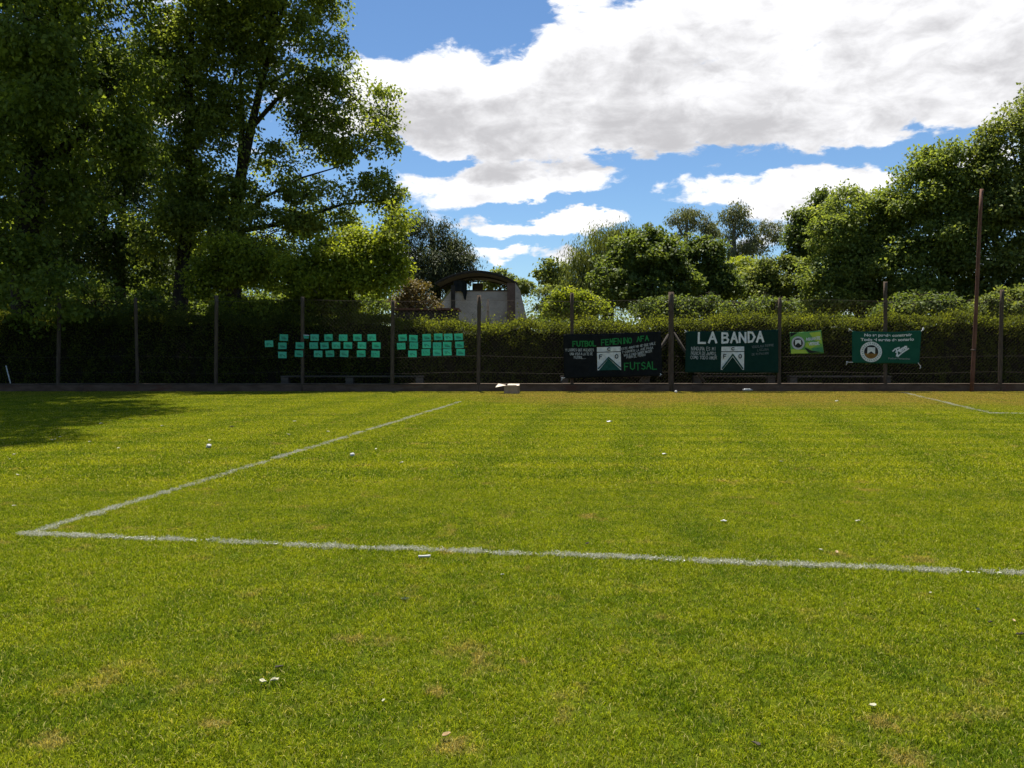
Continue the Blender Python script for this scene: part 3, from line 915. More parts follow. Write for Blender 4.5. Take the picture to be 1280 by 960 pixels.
def hedge():
    x0, x1, yf, yb = -24.0, 26.0, 28.55, 30.2
    R = root('hedge', (0, (yf + yb) / 2, 0), 'long dense clipped hedge along the back of the fence, sunlit on top', 'hedge')
    off = np.array((0, (yf + yb) / 2, 0))
    # solid dark core, added inside the leaves to block light and sky
    nx, prof = 110, [(yf + .30, 0), (yf + .30, .9), (yf + .33, .97), (yb - .33, .97), (yb - .3, .9), (yb - .3, 0)]
    V, Fc = [], []
    for i in range(nx + 1):
        x = x0 + 0.2 + (x1 - x0 - 0.4) * i / nx
        h = hedge_top(x) - 0.17
        for (y, f) in prof:
            V.append((x + rng.normal(0, .03), y - off[1] + rng.normal(0, .05), h * f + (rng.normal(0, .05) if f else 0)))
    m = len(prof)
    for i in range(nx):
        for k in range(m - 1):
            Fc.append((i * m + k, (i + 1) * m + k, (i + 1) * m + k + 1, i * m + k + 1))
    Fc += [tuple(range(m)), tuple(nx * m + k for k in range(m - 1, -1, -1))]
    link('blocking_core', mesh_from('blocking_core', V, Fc, HEDGECORE), R)
    # leaves
    n_f, n_t = 110000, 120000
    xf = rng.uniform(x0, x1, n_f)
    zf = rng.uniform(0.05, 1, n_f) * (hedge_top(xf) + 0.02)
    bulge = 0.10 * np.sin(xf * 2.7 + zf * 2) + 0.08 * np.sin(xf * 6.1 - zf * 4.3) + 0.05 * np.sin(zf * 9 + xf * 11)
    Cf = np.stack([xf, yf + 0.15 + bulge + np.abs(rng.normal(0, 0.10, n_f)) - 0.05, zf], 1)
    xt = rng.uniform(x0, x1, n_t)
    yt = rng.uniform(yf - 0.02, yb, n_t) + np.where(rng.uniform(0, 1, n_t) < .5, 0.10 * np.sin(xt * 3.7) + 0.08 * np.sin(xt * 8.3 + 1), 0)
    lump = 0.10 * np.sin(xt * 4.1 + yt * 3) * np.sin(yt * 5 + xt * 1.3)
    sh = np.where(rng.uniform(0, 1, n_t) < 0.14, rng.exponential(0.13, n_t), 0)
    rnd = -0.35 * np.maximum(0, 0.35 - (yt - yf)) 
    Ct = np.stack([xt, yt, hedge_top(xt) + lump * 0.7 + rnd - np.where(yt < yf + 0.22, rng.exponential(0.22, n_t) * (0.6 + 0.5 * np.sin(xt * 2.9) * np.sin(xt * 1.1 + 2)), 0) - np.abs(rng.normal(0, 0.10, n_t)) + 0.06 + sh], 1)
    Cc = np.concatenate([Cf, Ct]) - off
    n = n_f + n_t
    up = np.concatenate([np.tile((0, -0.5, 0.25), (n_f, 1)), np.tile((0, 0, 0.8), (n_t, 1))])
    D = rng.normal(0, 0.7, (n, 3)) + up
    Nn = rng.normal(0, 0.6, (n, 3)) + np.concatenate([np.tile((0, -0.7, 0.6), (n_f, 1)), np.tile((0, -0.15, 0.9), (n_t, 1))])
    ll = 0.075 * rng.uniform(0.6, 1.3, n)
    tint = 0.48 + rng.normal(0, 0.2, n) + 0.13 * np.sin(Cc[:, 0] * 3.1) * np.sin(Cc[:, 0] * 0.7)
    link('foliage', leaves_mesh('foliage', Cc, D, Nn, ll, ll * 0.6, tint, LEAF['hedge']), R)['kind'] = 'stuff'


hedge()


# ------------------------------------------------------------------ low wall and fence
W0, W1 = -24.0, 26.0
wl = root('low_wall', (0, FY + 0.07, 0), 'low dark brown wall running along the foot of the fence', 'wall')
m = MB()
xs = np.linspace(W0, W1, 34)
for i in range(len(xs) - 1):
    h = 0.235 + random.uniform(-.008, .008)
    m.box(((xs[i] + xs[i + 1]) / 2, random.uniform(-.006, .006), h / 2 - 0.02), (xs[i + 1] - xs[i] - 0.004, 0.24, h + 0.04))
m.build('wall_body', WALLM, wl)['kind'] = 'stuff'
for i in range(len(xs) - 1):
    m = MB()
    m.box((0, 0, 0), (xs[i + 1] - xs[i] - 0.012, 0.27, 0.035), 0, 0.004)
    c = m.build('coping_slab', COPEM, wl)
    c.location = ((xs[i] + xs[i + 1]) / 2, random.uniform(-.006, .006), 0.262 + random.uniform(-.004, .006))

fence = root('fence', (0, FY, 0), 'tall wire fence on weathered posts along the far edge of the pitch', 'fence')
posts = [(-110, 372, 0, .066), (-20, 372, 0, .066), (72, 370, 2, .066), (172, 372, -3, .06), (269.5, 369, 1, .066), (378, 371, 0, .066), (490, 375, 1, .07), (598, 369, 1, .066), (715, 366, 0, .062),
         (839, 365, 0, .095), (974, 372, 1, .066), (1107, 352, 0, .066), (1250, 362, 3, .066), (1380, 360, 0, .066)]
for (px, top, lean, r) in posts:
    b, tpt = P(px, 489, FY), P(px + lean, top, FY)
    bx = b[0]
    m = MB()
    k = 9
    pts = [np.array((tpt[0] * s + bx * (1 - s) - bx, random.uniform(-.008, .008), -0.05 + (tpt[2] + 0.05) * s)) for s in np.linspace(0, 1, k)]
    m.tube(pts, [r * random.uniform(.92, 1.05) for _ in range(k)], 8)
    o = m.build('post', POSTM, fence, True)
    o.location = (bx, 0.015, 0)
    if px == 839:
        o['label'] = 'thick post with two slanting braces'
for (a, b) in [((836, 418), (800, 478)), ((842, 416), (880, 478))]:
    m = MB()
    m.tube([P(a[0], a[1], FY + .04) - (0, FY, 0), P(b[0], b[1], FY + .10) - (0, FY, 0)], [.05, .055], 6)
    m.build('brace', DARKW, fence, True)
for py in (376, 446, 466):
    m = MB()
    pts = []
    for px in range(-120, 1400, 40):
        q = P(px, py + 1.2 * math.sin(px * .029) + random.uniform(-.3, .3), FY - .105)
        pts.append(q - (0, FY, 0))
    m.tube(pts, [.0042] * len(pts), 4)
    m.build('wire', WIRE, fence)
# chain link: one mesh of crossed wires
zt, zb, step = 3.15, 0.30, 0.13
V, Fc = [], []
hh = zt - zb
for s in (1, -1):
    for x in np.arange(W0 - 3, W1 + 3, step):
        xa, xb = (x, x + hh) if s > 0 else (x + hh, x)
        za, zb_ = zb, zt
        if xa < W0 or xa > W1 or xb < W0 or xb > W1:
            continue
        b = len(V)
        yy = -0.092 - 0.004 * s
        for (xx, zz) in ((xa, za), (xb, zb_)):
            V += [(xx - .0016, yy, zz), (xx + .0016, yy, zz), (xx, yy - .003, zz)]
        Fc += [(b, b + 1, b + 4, b + 3), (b + 1, b + 2, b + 5, b + 4), (b + 2, b, b + 3, b + 5)]
link('chain_link', mesh_from('chain_link', V, Fc, WIRE), fence)['kind'] = 'stuff'

# rusty pole
b, tpt = P(1214.5, 487, FY - .25), P(1228.5, 236, FY - .25)
pole = root('rusty_pole', (b[0], FY - .25, 0), 'tall leaning rusty pole in front of the fence at right', 'pole')
m = MB()
n = 10
m.tube([np.array(((tpt[0] - b[0]) * s + .012 * math.sin(s * 5), .05 * s, -0.05 + (tpt[2] + .05) * s)) for s in np.linspace(0, 1, n)], [.068 - .014 * s for s in np.linspace(0, 1, n)], 8)
m.build('pole_shaft', RUST, pole, True)
m = MB()
q = P(1216.5, 438, FY - .25)
m.tube([(q[0] - b[0] - .09, 0, q[2] + .02), (q[0] - b[0], -.09, q[2]), (q[0] - b[0] + .09, 0, q[2] + .05)], [.02, .025, .02], 5)
m.build('wire_wrap', WIRE, pole, True)

# thin steel stake behind the hedge
b = P(610, 374, 31.2)
m = MB()
m.tube([(0, 0, -.05), (0, 0, b[2])], [.05, .045], 7)
o = m.build('steel_stake', DARKW, None, True)
o.location = (b[0], 31.2, 0)
tag(o, 'thin dark stake standing behind the hedge before the arched roof building', 'stake')

# leaning white stick at far left
a = G(15.5, 488)
q = P(7.5, 457, a[1] + .05)
m = MB()
m.tube([(0, 0, -.03), ((q[0] - a[0]) * .5, .02, q[2] * .5), (q[0] - a[0], .05, q[2])], [.022, .02, .018], 7)
o = m.build('white_stick', STICKM, None, True)
o.location = a
tag(o, 'leaning white stick stuck in the grass at the far left', 'stick')


# benches between the fence and the hedge
for (pa, pb, lab) in [(352, 530, 'long dim bench behind the fence under the turquoise sheets'),
                      (700, 812, 'dim bench behind the fence under the black banner'),
                      (866, 968, 'dim bench behind the fence under the dark green banner'),
                      (985, 1112, 'dim bench behind the fence between small poster and emerald banner')]:
    Y = 28.15
    a, b = P(pa, 470, Y), P(pb, 470, Y)
    R = root('bench', ((a[0] + b[0]) / 2, Y, 0), lab, 'bench', 'benches behind the fence')
    w = b[0] - a[0]
    z = 0.50
    for dy in (-.09, .09):
        m = MB()
        m.box((0, dy, z), (w, .16, .045), 0, .004)
        m.build('seat_board', BENCHM, R)
    for sx in ((-.5, .5) if w < 4 else (-.5, -.02, .5)):
        m = MB()
        m.box((sx * (w - .3), 0, (z - .025) / 2 - .01), (.26, .30, z - .025), 0, .006)
        m.build('leg', BENCHM, R)


# ------------------------------------------------------------------ arched roof building
def building():
    Y0, Y1 = 56.0, 64.0
    a, b, pk = P(544, 354, Y0), P(647, 355, Y0), P(596, 339, Y0)
    cx = (a[0] + b[0]) / 2
    R = root('open_shed', (cx, Y0, 0), 'open sided building with arched roof and pale low walls behind the hedge', 'building')
    half = (b[0] - a[0]) / 2
    rise = pk[2] - a[2]
    n = 22
    for (nm, x0, x1, th) in (('roof', -half, half, .06),):
        V, Fc = [], []
        for (yy, dz) in ((0, 0), (Y1 - Y0, 0), (0, th), (Y1 - Y0, th)):
            for i in range(n + 1):
                x = x0 + (x1 - x0) * i / n
                V.append((x, yy, a[2] + rise * (1 - (x / half) ** 2) + dz))
        k = n + 1
        for i in range(n):
            Fc += [(i, i + 1, k + i + 1, k + i), (2 * k + i, 3 * k + i, 3 * k + i + 1, 2 * k + i + 1), (i, 2 * k + i, 2 * k + i + 1, i + 1), (k + i, k + i + 1, 3 * k + i + 1, 3 * k + i)]
        Fc += [(0, k, 3 * k, 2 * k), (n, n + 2 * k, n + 3 * k, n + k)]
        rf = link(nm, mesh_from(nm, V, Fc, ROOFM), R)
    for yy in (0.05, 4.0, Y1 - Y0 - .05):
        m = MB()
        m.tube([(-half + 2 * half * i / n, yy, a[2] - .07 + rise * (1 - (2 * i / n - 1) ** 2)) for i in range(n + 1)], [.055] * (n + 1), 5)
        m.build('arch_rib', DARKW, rf)

    def lx(px):
        return P(px, 380, Y0)[0] - cx

    def lz(py, Y=Y0):
        return P(600, py, Y)[2]
    # pale wall, its top edge and the sloping left wing
    m = MB()
    V = [(lx(536), lz(398)), (lx(563), lz(363)), (lx(636), lz(363.5)), (lx(636), 0), (lx(536), 0)]
    nV = len(V)
    m.add([(x, .5, z) for x, z in V] + [(x, .75, z) for x, z in V],
          [tuple(range(nV)), tuple(range(2 * nV - 1, nV - 1, -1))] + [(i, nV + i, nV + (i + 1) % nV, (i + 1) % nV) for i in range(nV)])
    m.build('pale_wall', PALEW, R)
    m = MB()
    m.box(((lx(563) + lx(634)) / 2, .62, lz(362.6)), (lx(634) - lx(563), .34, .09))
    m.build('wall_coping', COPEM, R)
    m = MB()
    p0, p1 = np.array((lx(536), .62, lz(397))), np.array((lx(563), .62, lz(362.4)))
    m.tube([p0, p1], [.14, .14], 4)
    m.build('wing_coping', surf_mat('yellow_coping', (0.22, 0.19, 0.06), (0.32, 0.28, 0.10), 2.0, .95, .3, .1), R)  # yellowish coping, paler than the one on the wall
    m = MB()
    m.box(((lx(634) + lx(644)) / 2, .1, lz(354) / 2), (lx(644) - lx(634), .6, lz(354)))
    m.build('brown_pier', BRICKP, R)
    # buttress at right
    m = MB()
    V = [(lx(644) + .004, lz(354)), (lx(650), lz(363)), (lx(662), lz(412)), (lx(664), 0), (lx(644) + .004, 0)]
    m.add([(x, -.3, z) for x, z in V] + [(x, 3.5, z) for x, z in V],
          [tuple(range(nV)), tuple(range(2 * nV - 1, nV - 1, -1))] + [(i, nV + i, nV + (i + 1) % nV, (i + 1) % nV) for i in range(nV)])
    m.build('buttress', PALEW, R)
    for px, yy in ((552, 7.6), (641, 7.6), (566, .3), (566, 7.6)):
        m = MB()
        m.box((lx(px), yy, lz(356) / 2), (.28, .28, lz(356)))
        m.build('pillar', DARKW, R)
    # grey infill sheet and dark torn tarp hanging under the roof
    m = MB()
    m.box(((lx(584) + lx(599)) / 2, 7.3, (lz(344) + lz(366)) / 2), (lx(599) - lx(584), .06, lz(344) - lz(366)))
    m.build('grey_sheet', surf_mat('grey_sheet', (.09, .085, .08), (.15, .14, .13), 2, .9, .3, .1), R)
    V, Fc = [], []
    prof = [(567, 351, 363.5), (571, 350, 364), (575, 350, 363), (578, 350, 366), (580, 350, 374), (582, 351, 375), (583.5, 353, 366)]
    for i, (px, t0, t1) in enumerate(prof):
        yy = .25 + .10 * (i % 2)
        V += [(lx(px), yy, lz(t0)), (lx(px), yy - .04, lz(t1)), (lx(px), yy + .03, lz(t0)), (lx(px), yy - .01, lz(t1))]
    for i in range(len(prof) - 1):
        j = 4 * i
        Fc += [(j, j + 1, j + 5, j + 4), (j + 2, j + 6, j + 7, j + 3), (j + 1, j + 3, j + 7, j + 5), (j, j + 4, j + 6, j + 2)]
    link('torn_tarp', mesh_from('torn_tarp', V, Fc, TARP), R)


building()
# dark low shed in front of it
Y = 41.0
a, b = P(494, 386, Y), P(575, 386, Y)
sh = root('low_shed', ((a[0] + b[0]) / 2, Y, 0), 'low dark flat roofed shed just behind the hedge, left of the arched roof building', 'shed')
w = b[0] - a[0]
m = MB()
m.box((0, 0, a[2] - .06), (w, 2.2, .10))
m.build('roof', RUST, sh)
m = MB()
m.box((0, .05, (a[2] - .12) / 2), (w - .24, 1.9, a[2] - .12))
m.build('wall', DARKW, sh)


# ------------------------------------------------------------------ lettering
GL = {
    'A': [[(0, 0), (.5, 1), (1, 0)], [(.2, .38), (.8, .38)]], 'B': [[(0, 0), (0, 1), (.75, .95), (.85, .75), (.65, .55), (0, .52)], [(.65, .55), (.95, .3), (.8, .05), (0, 0)]],
    'C': [[(.95, .85), (.6, 1), (.2, .85), (0, .5), (.2, .15), (.6, 0), (.95, .15)]], 'D': [[(0, 0), (0, 1), (.6, .95), (1, .5), (.6, .05), (0, 0)]],
    'E': [[(.9, 1), (0, 1), (0, 0), (.9, 0)], [(0, .52), (.7, .52)]], 'F': [[(.9, 1), (0, 1), (0, 0)], [(0, .52), (.7, .52)]],
    'G': [[(.95, .85), (.5, 1), (.1, .8), (0, .4), (.3, 0), (.9, .1), (.95, .45), (.6, .45)]], 'H': [[(0, 0), (0, 1)], [(1, 0), (1, 1)], [(0, .5), (1, .5)]],
    'I': [[(.5, 0), (.5, 1)]], 'J': [[(.9, 1), (.9, .2), (.5, 0), (.1, .2)]], 'L': [[(0, 1), (0, 0), (.9, 0)]], 'M': [[(0, 0), (.1, 1), (.5, .35), (.9, 1), (1, 0)]],
    'N': [[(0, 0), (0, 1), (1, 0), (1, 1)]], 'O': [[(.5, 1), (.1, .8), (0, .5), (.1, .2), (.5, 0), (.9, .2), (1, .5), (.9, .8), (.5, 1)]],
    'P': [[(0, 0), (0, 1), (.8, .95), (.9, .7), (.7, .5), (0, .48)]], 'Q': [[(.5, 1), (.1, .8), (0, .5), (.1, .2), (.5, 0), (.9, .2), (1, .5), (.9, .8), (.5, 1)], [(.6, .3), (1, -.05)]],
    'R': [[(0, 0), (0, 1), (.8, .95), (.9, .7), (.7, .5), (0, .48)], [(.45, .48), (.95, 0)]], 'S': [[(.9, .85), (.5, 1), (.1, .8), (.2, .58), (.8, .42), (.9, .18), (.5, 0), (.05, .15)]],
    'T': [[(0, 1), (1, 1)], [(.5, 1), (.5, 0)]], 'U': [[(0, 1), (.05, .2), (.5, 0), (.95, .2), (1, 1)]], 'V': [[(0, 1), (.5, 0), (1, 1)]], 'Y': [[(0, 1), (.5, .5), (1, 1)], [(.5, .5), (.5, 0)]],
    'Z': [[(0, 1), (1, 1), (0, 0), (1, 0)]], '?': [[(.1, .8), (.5, 1), (.9, .75), (.5, .45), (.5, .25)], [(.5, .05), (.5, 0)]], '.': [[(.4, .02), (.5, .05)]], ',': [[(.5, .1), (.4, -.1)]],
}


class Banner:
    """cloth hung on the fence: u, v in metres from its lower left corner; corners are pulled to the given points"""
    def __init__(self, name, label, corners, mat, cat='banner', amp=.018, seed=0, sag=.02, Y=FY - .135):
        q = [P(px, py, Y) for px, py in corners]          # lower left, lower right, upper right, upper left
        self.q, self.Y, self.amp, self.s, self.sag = q, Y, amp, seed, sag
        self.w = q[1][0] - q[0][0]
        self.h = q[3][2] - q[0][2]
        self.R = root(name, (q[0][0], Y, q[0][2]), label, cat, None)
        self.o = np.array((q[0][0], Y, q[0][2]))
        nx, ny = 40, 20
        V = [self.at(i / nx * self.w, j / ny * self.h, 0) for j in range(ny + 1) for i in range(nx + 1)]
        V += [self.at(i / nx * self.w, j / ny * self.h, -.004) for j in range(ny + 1) for i in range(nx + 1)]
        k, N = nx + 1, (nx + 1) * (ny + 1)
        Fc = []
        for j in range(ny):
            for i in range(nx):
                a = j * k + i
                Fc += [(a, a + 1, a + k + 1, a + k), (N + a, N + a + k, N + a + k + 1, N + a + 1)]
        for i in range(nx):
            Fc += [(i, N + i, N + i + 1, i + 1), (ny * k + i, ny * k + i + 1, N + ny * k + i + 1, N + ny * k + i)]
        for j in range(ny):
            a = j * k
            Fc += [(a, a + k, N + a + k, N + a), (a + nx, N + a + nx, N + a + k + nx, a + k + nx)]
        link('cloth', mesh_from('cloth', V, Fc, mat, True), self.R)

    def at(self, u, v, d):
        f, g = u / self.w, v / self.h
        q = self.q
        p = (q[0] * (1 - f) + q[1] * f) * (1 - g) + (q[3] * (1 - f) + q[2] * f) * g
        edge = 4 * f * (1 - f)
        fy = self.amp * (math.sin(f * 9 + g * 3 + self.s) + .6 * math.sin(f * 21 - g * 5 + self.s * 2) + .5 * math.sin(g * 7 + f * 4 + self.s)) * (.4 + .6 * edge)
        dz = -self.sag * edge * g + .4 * self.sag * math.sin(f * 13 + self.s) * (g - .5)
        return np.array((p[0], p[1] - abs(self.amp) * 1.6 - fy - d * (2.4 if d > 0 else 1.0), p[2] + dz)) - self.o

    def poly(self, name, pts, mat, d=.004, parent=None):
        """flat shape, cut into small pieces so that it follows the cloth"""
        pts = [np.array(p, float) for p in pts]
        c = sum(pts) / len(pts)
        n, V, Fc = 4, [], []
        for i in range(len(pts)):
            a, b = pts[i], pts[(i + 1) % len(pts)]
            for r in range(n + 1):
                for s in range(3):
                    t = s / 2
                    V.append(c + (a * (1 - t) + b * t - c) * r / n)
            k = i * (n + 1) * 3
            for r in range(n):
                for s in range(2):
                    j = k + r * 3 + s
                    Fc.append((j, j + 3, j + 4, j + 1))
        return link(name, mesh_from(name, [self.at(p[0], p[1], d) for p in V], Fc, mat), parent or self.R)

    def stroke_mesh(self, lines, wd, d):
        V, Fc = [], []
        z = 0
        for ln in lines:
            for (a, b) in zip(ln[:-1], ln[1:]):
                a, b = np.array(a, float), np.array(b, float)
                t = b - a
                L = np.linalg.norm(t)
                if L < 1e-6:
                    continue
                t /= L
                nn = np.array((-t[1], t[0])) * wd / 2
                e = t * wd * .38
                j = len(V)
                z += 1
                dd = d + .00012 * (z % 9)
                for p in (a - e - nn, b + e - nn, b + e + nn, a - e + nn):
                    V.append(self.at(p[0], p[1], dd))
                Fc.append((j, j + 1, j + 2, j + 3))
        return V, Fc

    def text(self, name, s, u, v, hgt, wid, wd, mat, slope=0.0, d=.006, jit=.05, parent=None, gap=.32):
        """hand painted words: starts at (u, v), letter height and width, brush width"""
        lines = []
        x = u
        for ch in s:
            if ch == ' ':
                x += wid * .75
                continue
            jx, jy, js = random.uniform(-jit, jit) * wid, random.uniform(-jit, jit) * hgt, random.uniform(1 - jit, 1 + jit)
            for ln in GL[ch]:
                lines.append([(x + jx + px * wid * js, v + (x - u) * slope + jy + py * hgt * js) for px, py in ln])
            x += wid * ((1 + gap) if ch not in 'I.,' else .8)
        V, Fc = self.stroke_mesh(lines, wd, d)
        return link(name, mesh_from(name, V, Fc, mat), parent or self.R)

    def print(self, name, s, u, v, size, mat, width=None, d=.006, shear=0.0, bold=.0, parent=None):
        """printed words in the built-in font, centred at u"""
        cu = bpy.data.curves.new('words', 'FONT')
        cu.body = s
        cu.size = size
        cu.align_x = 'CENTER'
        cu.offset = bold
        cu.shear = shear
        tmp = bpy.data.objects.new('words', cu)
        COL.objects.link(tmp)
        dg = bpy.context.evaluated_depsgraph_get()
        me = bpy.data.meshes.new_from_object(tmp.evaluated_get(dg))
        bpy.data.objects.remove(tmp)
        xs_ = [w_.co.x for w_ in me.vertices]
        sc = width / (max(xs_) - min(xs_)) if width else 1
        for w_ in me.vertices:
            w_.co = Vector(self.at(u + w_.co.x * sc, v + w_.co.y, d))
        me.materials.clear()
        me.materials.append(mat)
        return link(name, me, parent or self.R)

    def shield(self, u, v, w, h, notch=True, deep=BADGEG):
        """white pennant with C, F, O and a chevron"""
        sh = self.poly('badge', [(u, v + h * .80), (u + w, v + h * .80), (u + w, v + h), (u, v + h)], WHITEP, .004)
        if notch:
            lft = [(u, v + h * .765), (u, v), (u + w * .07, v), (u + w * .5, v + h * .56), (u + w * .5, v + h * .765)]
            rgt = [(u + w, v + h * .765), (u + w * .5, v + h * .765), (u + w * .5, v + h * .56), (u + w * .93, v), (u + w, v)]
            self.poly('badge_field', lft, WHITEP, .004, sh)
            self.poly('badge_field', rgt, WHITEP, .004, sh)
            for sgn in (-1, 1):
                V, Fc = self.stroke_mesh([[(u + w * .5, v + h * .66), (u + w * (.5 + sgn * .44), v + h * .06)]], w * .065, .010)
                link('chevron', mesh_from('chevron', V, Fc, BADGEG), sh)
        else:
            self.poly('badge_field', [(u, v), (u + w, v), (u + w, v + h * .765), (u, v + h * .765)], WHITEP, .004, sh)
            self.poly('badge_peak', [(u + w * .06, v), (u + w * .97, v), (u + w * .48, v + h * .50)], deep, .010, sh)
            V, Fc = self.stroke_mesh([[(u + w * .04, v + h * .08), (u + w * .48, v + h * .55), (u + w * .98, v + h * .08)]], w * .05, .014)
            link('chevron', mesh_from('chevron', V, Fc, BADGEG), sh)
        for ch, fx, fy in (('C', .44, .845), ('F', .10, .50), ('O', .76, .50)):
            self.text('badge_letter', ch, u + w * fx, v + h * fy, h * (.12 if ch == 'C' else .17), w * .12, w * .035, BLACKP, 0, .012, 0, sh)
        return sh

    def tie(self, px, py, u, v):
        e = P(px, py, self.Y) - self.o
        a = self.at(u, v, .004)
        m = MB()
        mid = (a + e) / 2 + (0, -.02, -.015)
        m.tube([a, mid, e], [.011, .011, .014], 5)
        m.tube([e, e + (.02, -.02, -.05), e + (-.01, -.02, -.10)], [.016, .012, .008], 5)
        m.build('tie_cord', WHITEP, self.R)


K = FY / F            # metres per pixel on the fence line
# black banner
B = Banner('black_banner', 'black banner with green hand painted words FUTBOL FEMENINO AFA and FUTSAL', [(705, 473), (828, 470), (826, 414), (704, 418)], BLACKC, seed=.4, amp=.012)
uv = lambda px, py: ((px - 705) * K * .995, (472 - py) * K * .995)
u, v = uv(717, 432.5); B.text('lettering', 'FUTBOL', u, v, .175, .106, .036, GREENP, .02, jit=.04)
u, v = uv(753, 431.5); B.text('lettering', 'FEMENINO', u, v, .19, .108, .033, GREENP, .045, jit=.04)
u, v = uv(797.5, 428.5); B.text('lettering', 'AFA', u, v, .165, .11, .032, GREENP, .05, jit=.05)
u, v = uv(781, 463.5); B.text('lettering', 'FUTSAL', u, v, .24, .145, .036, GREENP, .015, jit=.05)
for s, px, py, wd_ in (('Y LUCHES QUE MUERDES', 707.5, 438, 36), ('UNA VIDA A LA TE DE', 713, 443, 31), ('FUTBOL...', 718, 447.5, 16)):
    u, v = uv(px, py)
    wl_ = wd_ * K / (len(s) * 1.18)
    B.text('small_lettering', s, u, v, .085, wl_, .016, GREYP, -.02, jit=.08, gap=.25)
for s, px, py, wd_ in (('ESTE AMOR NO SE QUE SALE', 778, 438, 44), ('Y CORRER LA AVE PASA', 778.5, 442.5, 40), ('VOS A LOCO VAMOS NACER', 780.5, 446.2, 36), ('PARA EL FERRO', 784, 449.0, 24)):
    u, v = uv(px, py)
    wl_ = wd_ * K / (len(s) * 1.18)
    B.text('small_lettering', s, u, v, .075, wl_, .015, GREYP, .12, jit=.08, gap=.25)
u, v = uv(747, 463)
B.shield(u, v, 29.5 * K, 29 * K, notch=False)
B.tie(702, 472, .03, .03)
B.tie(825, 466.5, B.w - .03, .05)

# dark green banner
B = Banner('green_banner', 'dark green banner with big white words LA BANDA above a pennant', [(856, 465.5), (973, 466), (972.5, 412), (857.5, 414)], GREENC, seed=1.7, amp=.012)
uv = lambda px, py: ((px - 856.5) * K * .995, (465.5 - py) * K * .995)
u, v = uv(872.8, 428.3); B.text('lettering', 'LA', u, v, .34, .25, .072, WHITEP, .0, jit=.02, gap=.42)
u, v = uv(902.5, 428.2); B.text('lettering', 'BANDA', u, v, .325, .215, .070, WHITEP, .004, jit=.03, gap=.42)
for s, px, py, wd_ in (('NINGUNA ES MI', 863.5, 437.5, 33), ('NUNCA DEJAMOS', 863.5, 443.3, 31), ('COMO TODO AMOR', 863, 448.6, 34)):
    u, v = uv(px, py)
    wl_ = wd_ * K / (len(s) * 1.2)
    B.text('small_lettering', s, u, v, .115, wl_, .017, GREYP, -.02, jit=.10, gap=.25)
for s, px, py, wd_ in (('VERDOLAGA SIEMPRE', 940, 435.3, 28), ('LOCURA', 947, 439.3, 14), ('DE MI PASION', 940, 444.5, 23)):
    u, v = uv(px, py)
    wl_ = wd_ * K / (len(s) * 1.2)
    B.text('small_lettering', s, u, v, .07, wl_, .014, DIMP, .07, jit=.08, gap=.25)
u, v = uv(901.5, 462)
B.shield(u, v, 28.5 * K, 28.5 * K, notch=True)
B.tie(856, 412.5, .03, B.h - .03)

# small poster
B = Banner('small_poster', 'small creased green poster with round grey emblem hanging on the fence', [(988.2, 442.3), (1029.5, 441.5), (1026, 412.8), (987, 415.5)], POSTER, 'poster', amp=.014, seed=2.2)
h, w = B.h, B.w
B.poly('lime_patch', [(0.01, .01), (w * .52, .01), (w * .44, h * .17), (.01, h * .22)], POSTERY, .004)
B.poly('lime_patch', [(w * .98, h * .40), (w * .97, h * .95), (w * .62, h * .95), (w * .74, h * .62)], POSTERY, .004)
B.poly('lime_patch', [(w * .45, h * .32), (w * .60, h * .22), (w * .86, h * .38), (w * .60, h * .55), (w * .47, h * .50)], POSTERY, .004)
B.poly('dark_patch', [(.01, h * .78), (w * .24, h * .98), (.01, h * .98)], BLACKP, .005)
B.poly('dark_sash', [(w * .42, h * .28), (w * .50, h * .24), (w * .66, h * .10), (w * .98, h * .03), (w * .55, h * .02)], BLACKP, .005)
B.poly('green_patch', [(w * .64, h * .22), (w * .98, h * .28), (w * .98, h * .05), (w * .68, h * .12)], POSTERD, .006)
cx_, cy_, rr = w * .235, h * .50, h * .31
e = B.poly('round_emblem', [(cx_ + rr * math.cos(k * PI / 12), cy_ + rr * math.sin(k * PI / 12)) for k in range(24)], POSTERG, .007)
B.poly('emblem_disc', [(cx_ + rr * .72 * math.cos(k * PI / 10), cy_ + rr * .72 * math.sin(k * PI / 10)) for k in range(20)], BLACKP, .009, e)
B.poly('emblem_pennant', [(cx_ - rr * .45, cy_ - rr * .35), (cx_, cy_ + rr * .05), (cx_ + rr * .45, cy_ - rr * .35), (cx_ + rr * .42, cy_ + rr * .48), (cx_ - rr * .42, cy_ + rr * .48)], WHITEP, .011, e)
B.text('lettering', 'AGUANTE', w * .49, h * .60, .085, .058, .02, WHITEP, .02, .009, .03)
B.text('lettering', 'VERDE', w * .56, h * .38, .085, .060, .022, WHITEP, .02, .009, .03)

# emerald banner
B = Banner('emerald_banner', 'emerald green printed banner with round crest tied over a post', [(1065, 453.8), (1148.5, 454.5), (1151.5, 413.2), (1064.5, 413.5)], EMERALD, seed=3.1, amp=.016, sag=.04)
uv = lambda px, py: ((px - 1065) * K * .995, (454 - py) * K * .995)
u, v = uv(1108, 419.8); B.print('lettering', 'No se puede construir', u, v, .135, WHITEP, 57 * K, bold=.004)
u, v = uv(1107.5, 425.6); B.print('lettering', 'Todo el sueño de soñarlo', u, v, .135, WHITEP, 64 * K, bold=.004)
u, v = uv(1123, 448.9); B.print('small_lettering', 'Fútbol Femenino', u, v, .09, GREYP, 27 * K)
cx_, cy_ = uv(1088, 439.5)
rr = 13.0 * K
circ = lambda r, n=24: [(cx_ + r * math.cos(k * 2 * PI / n), cy_ + r * math.sin(k * 2 * PI / n)) for k in range(n)]
e = B.poly('round_crest', circ(rr), WHITEP, .004)
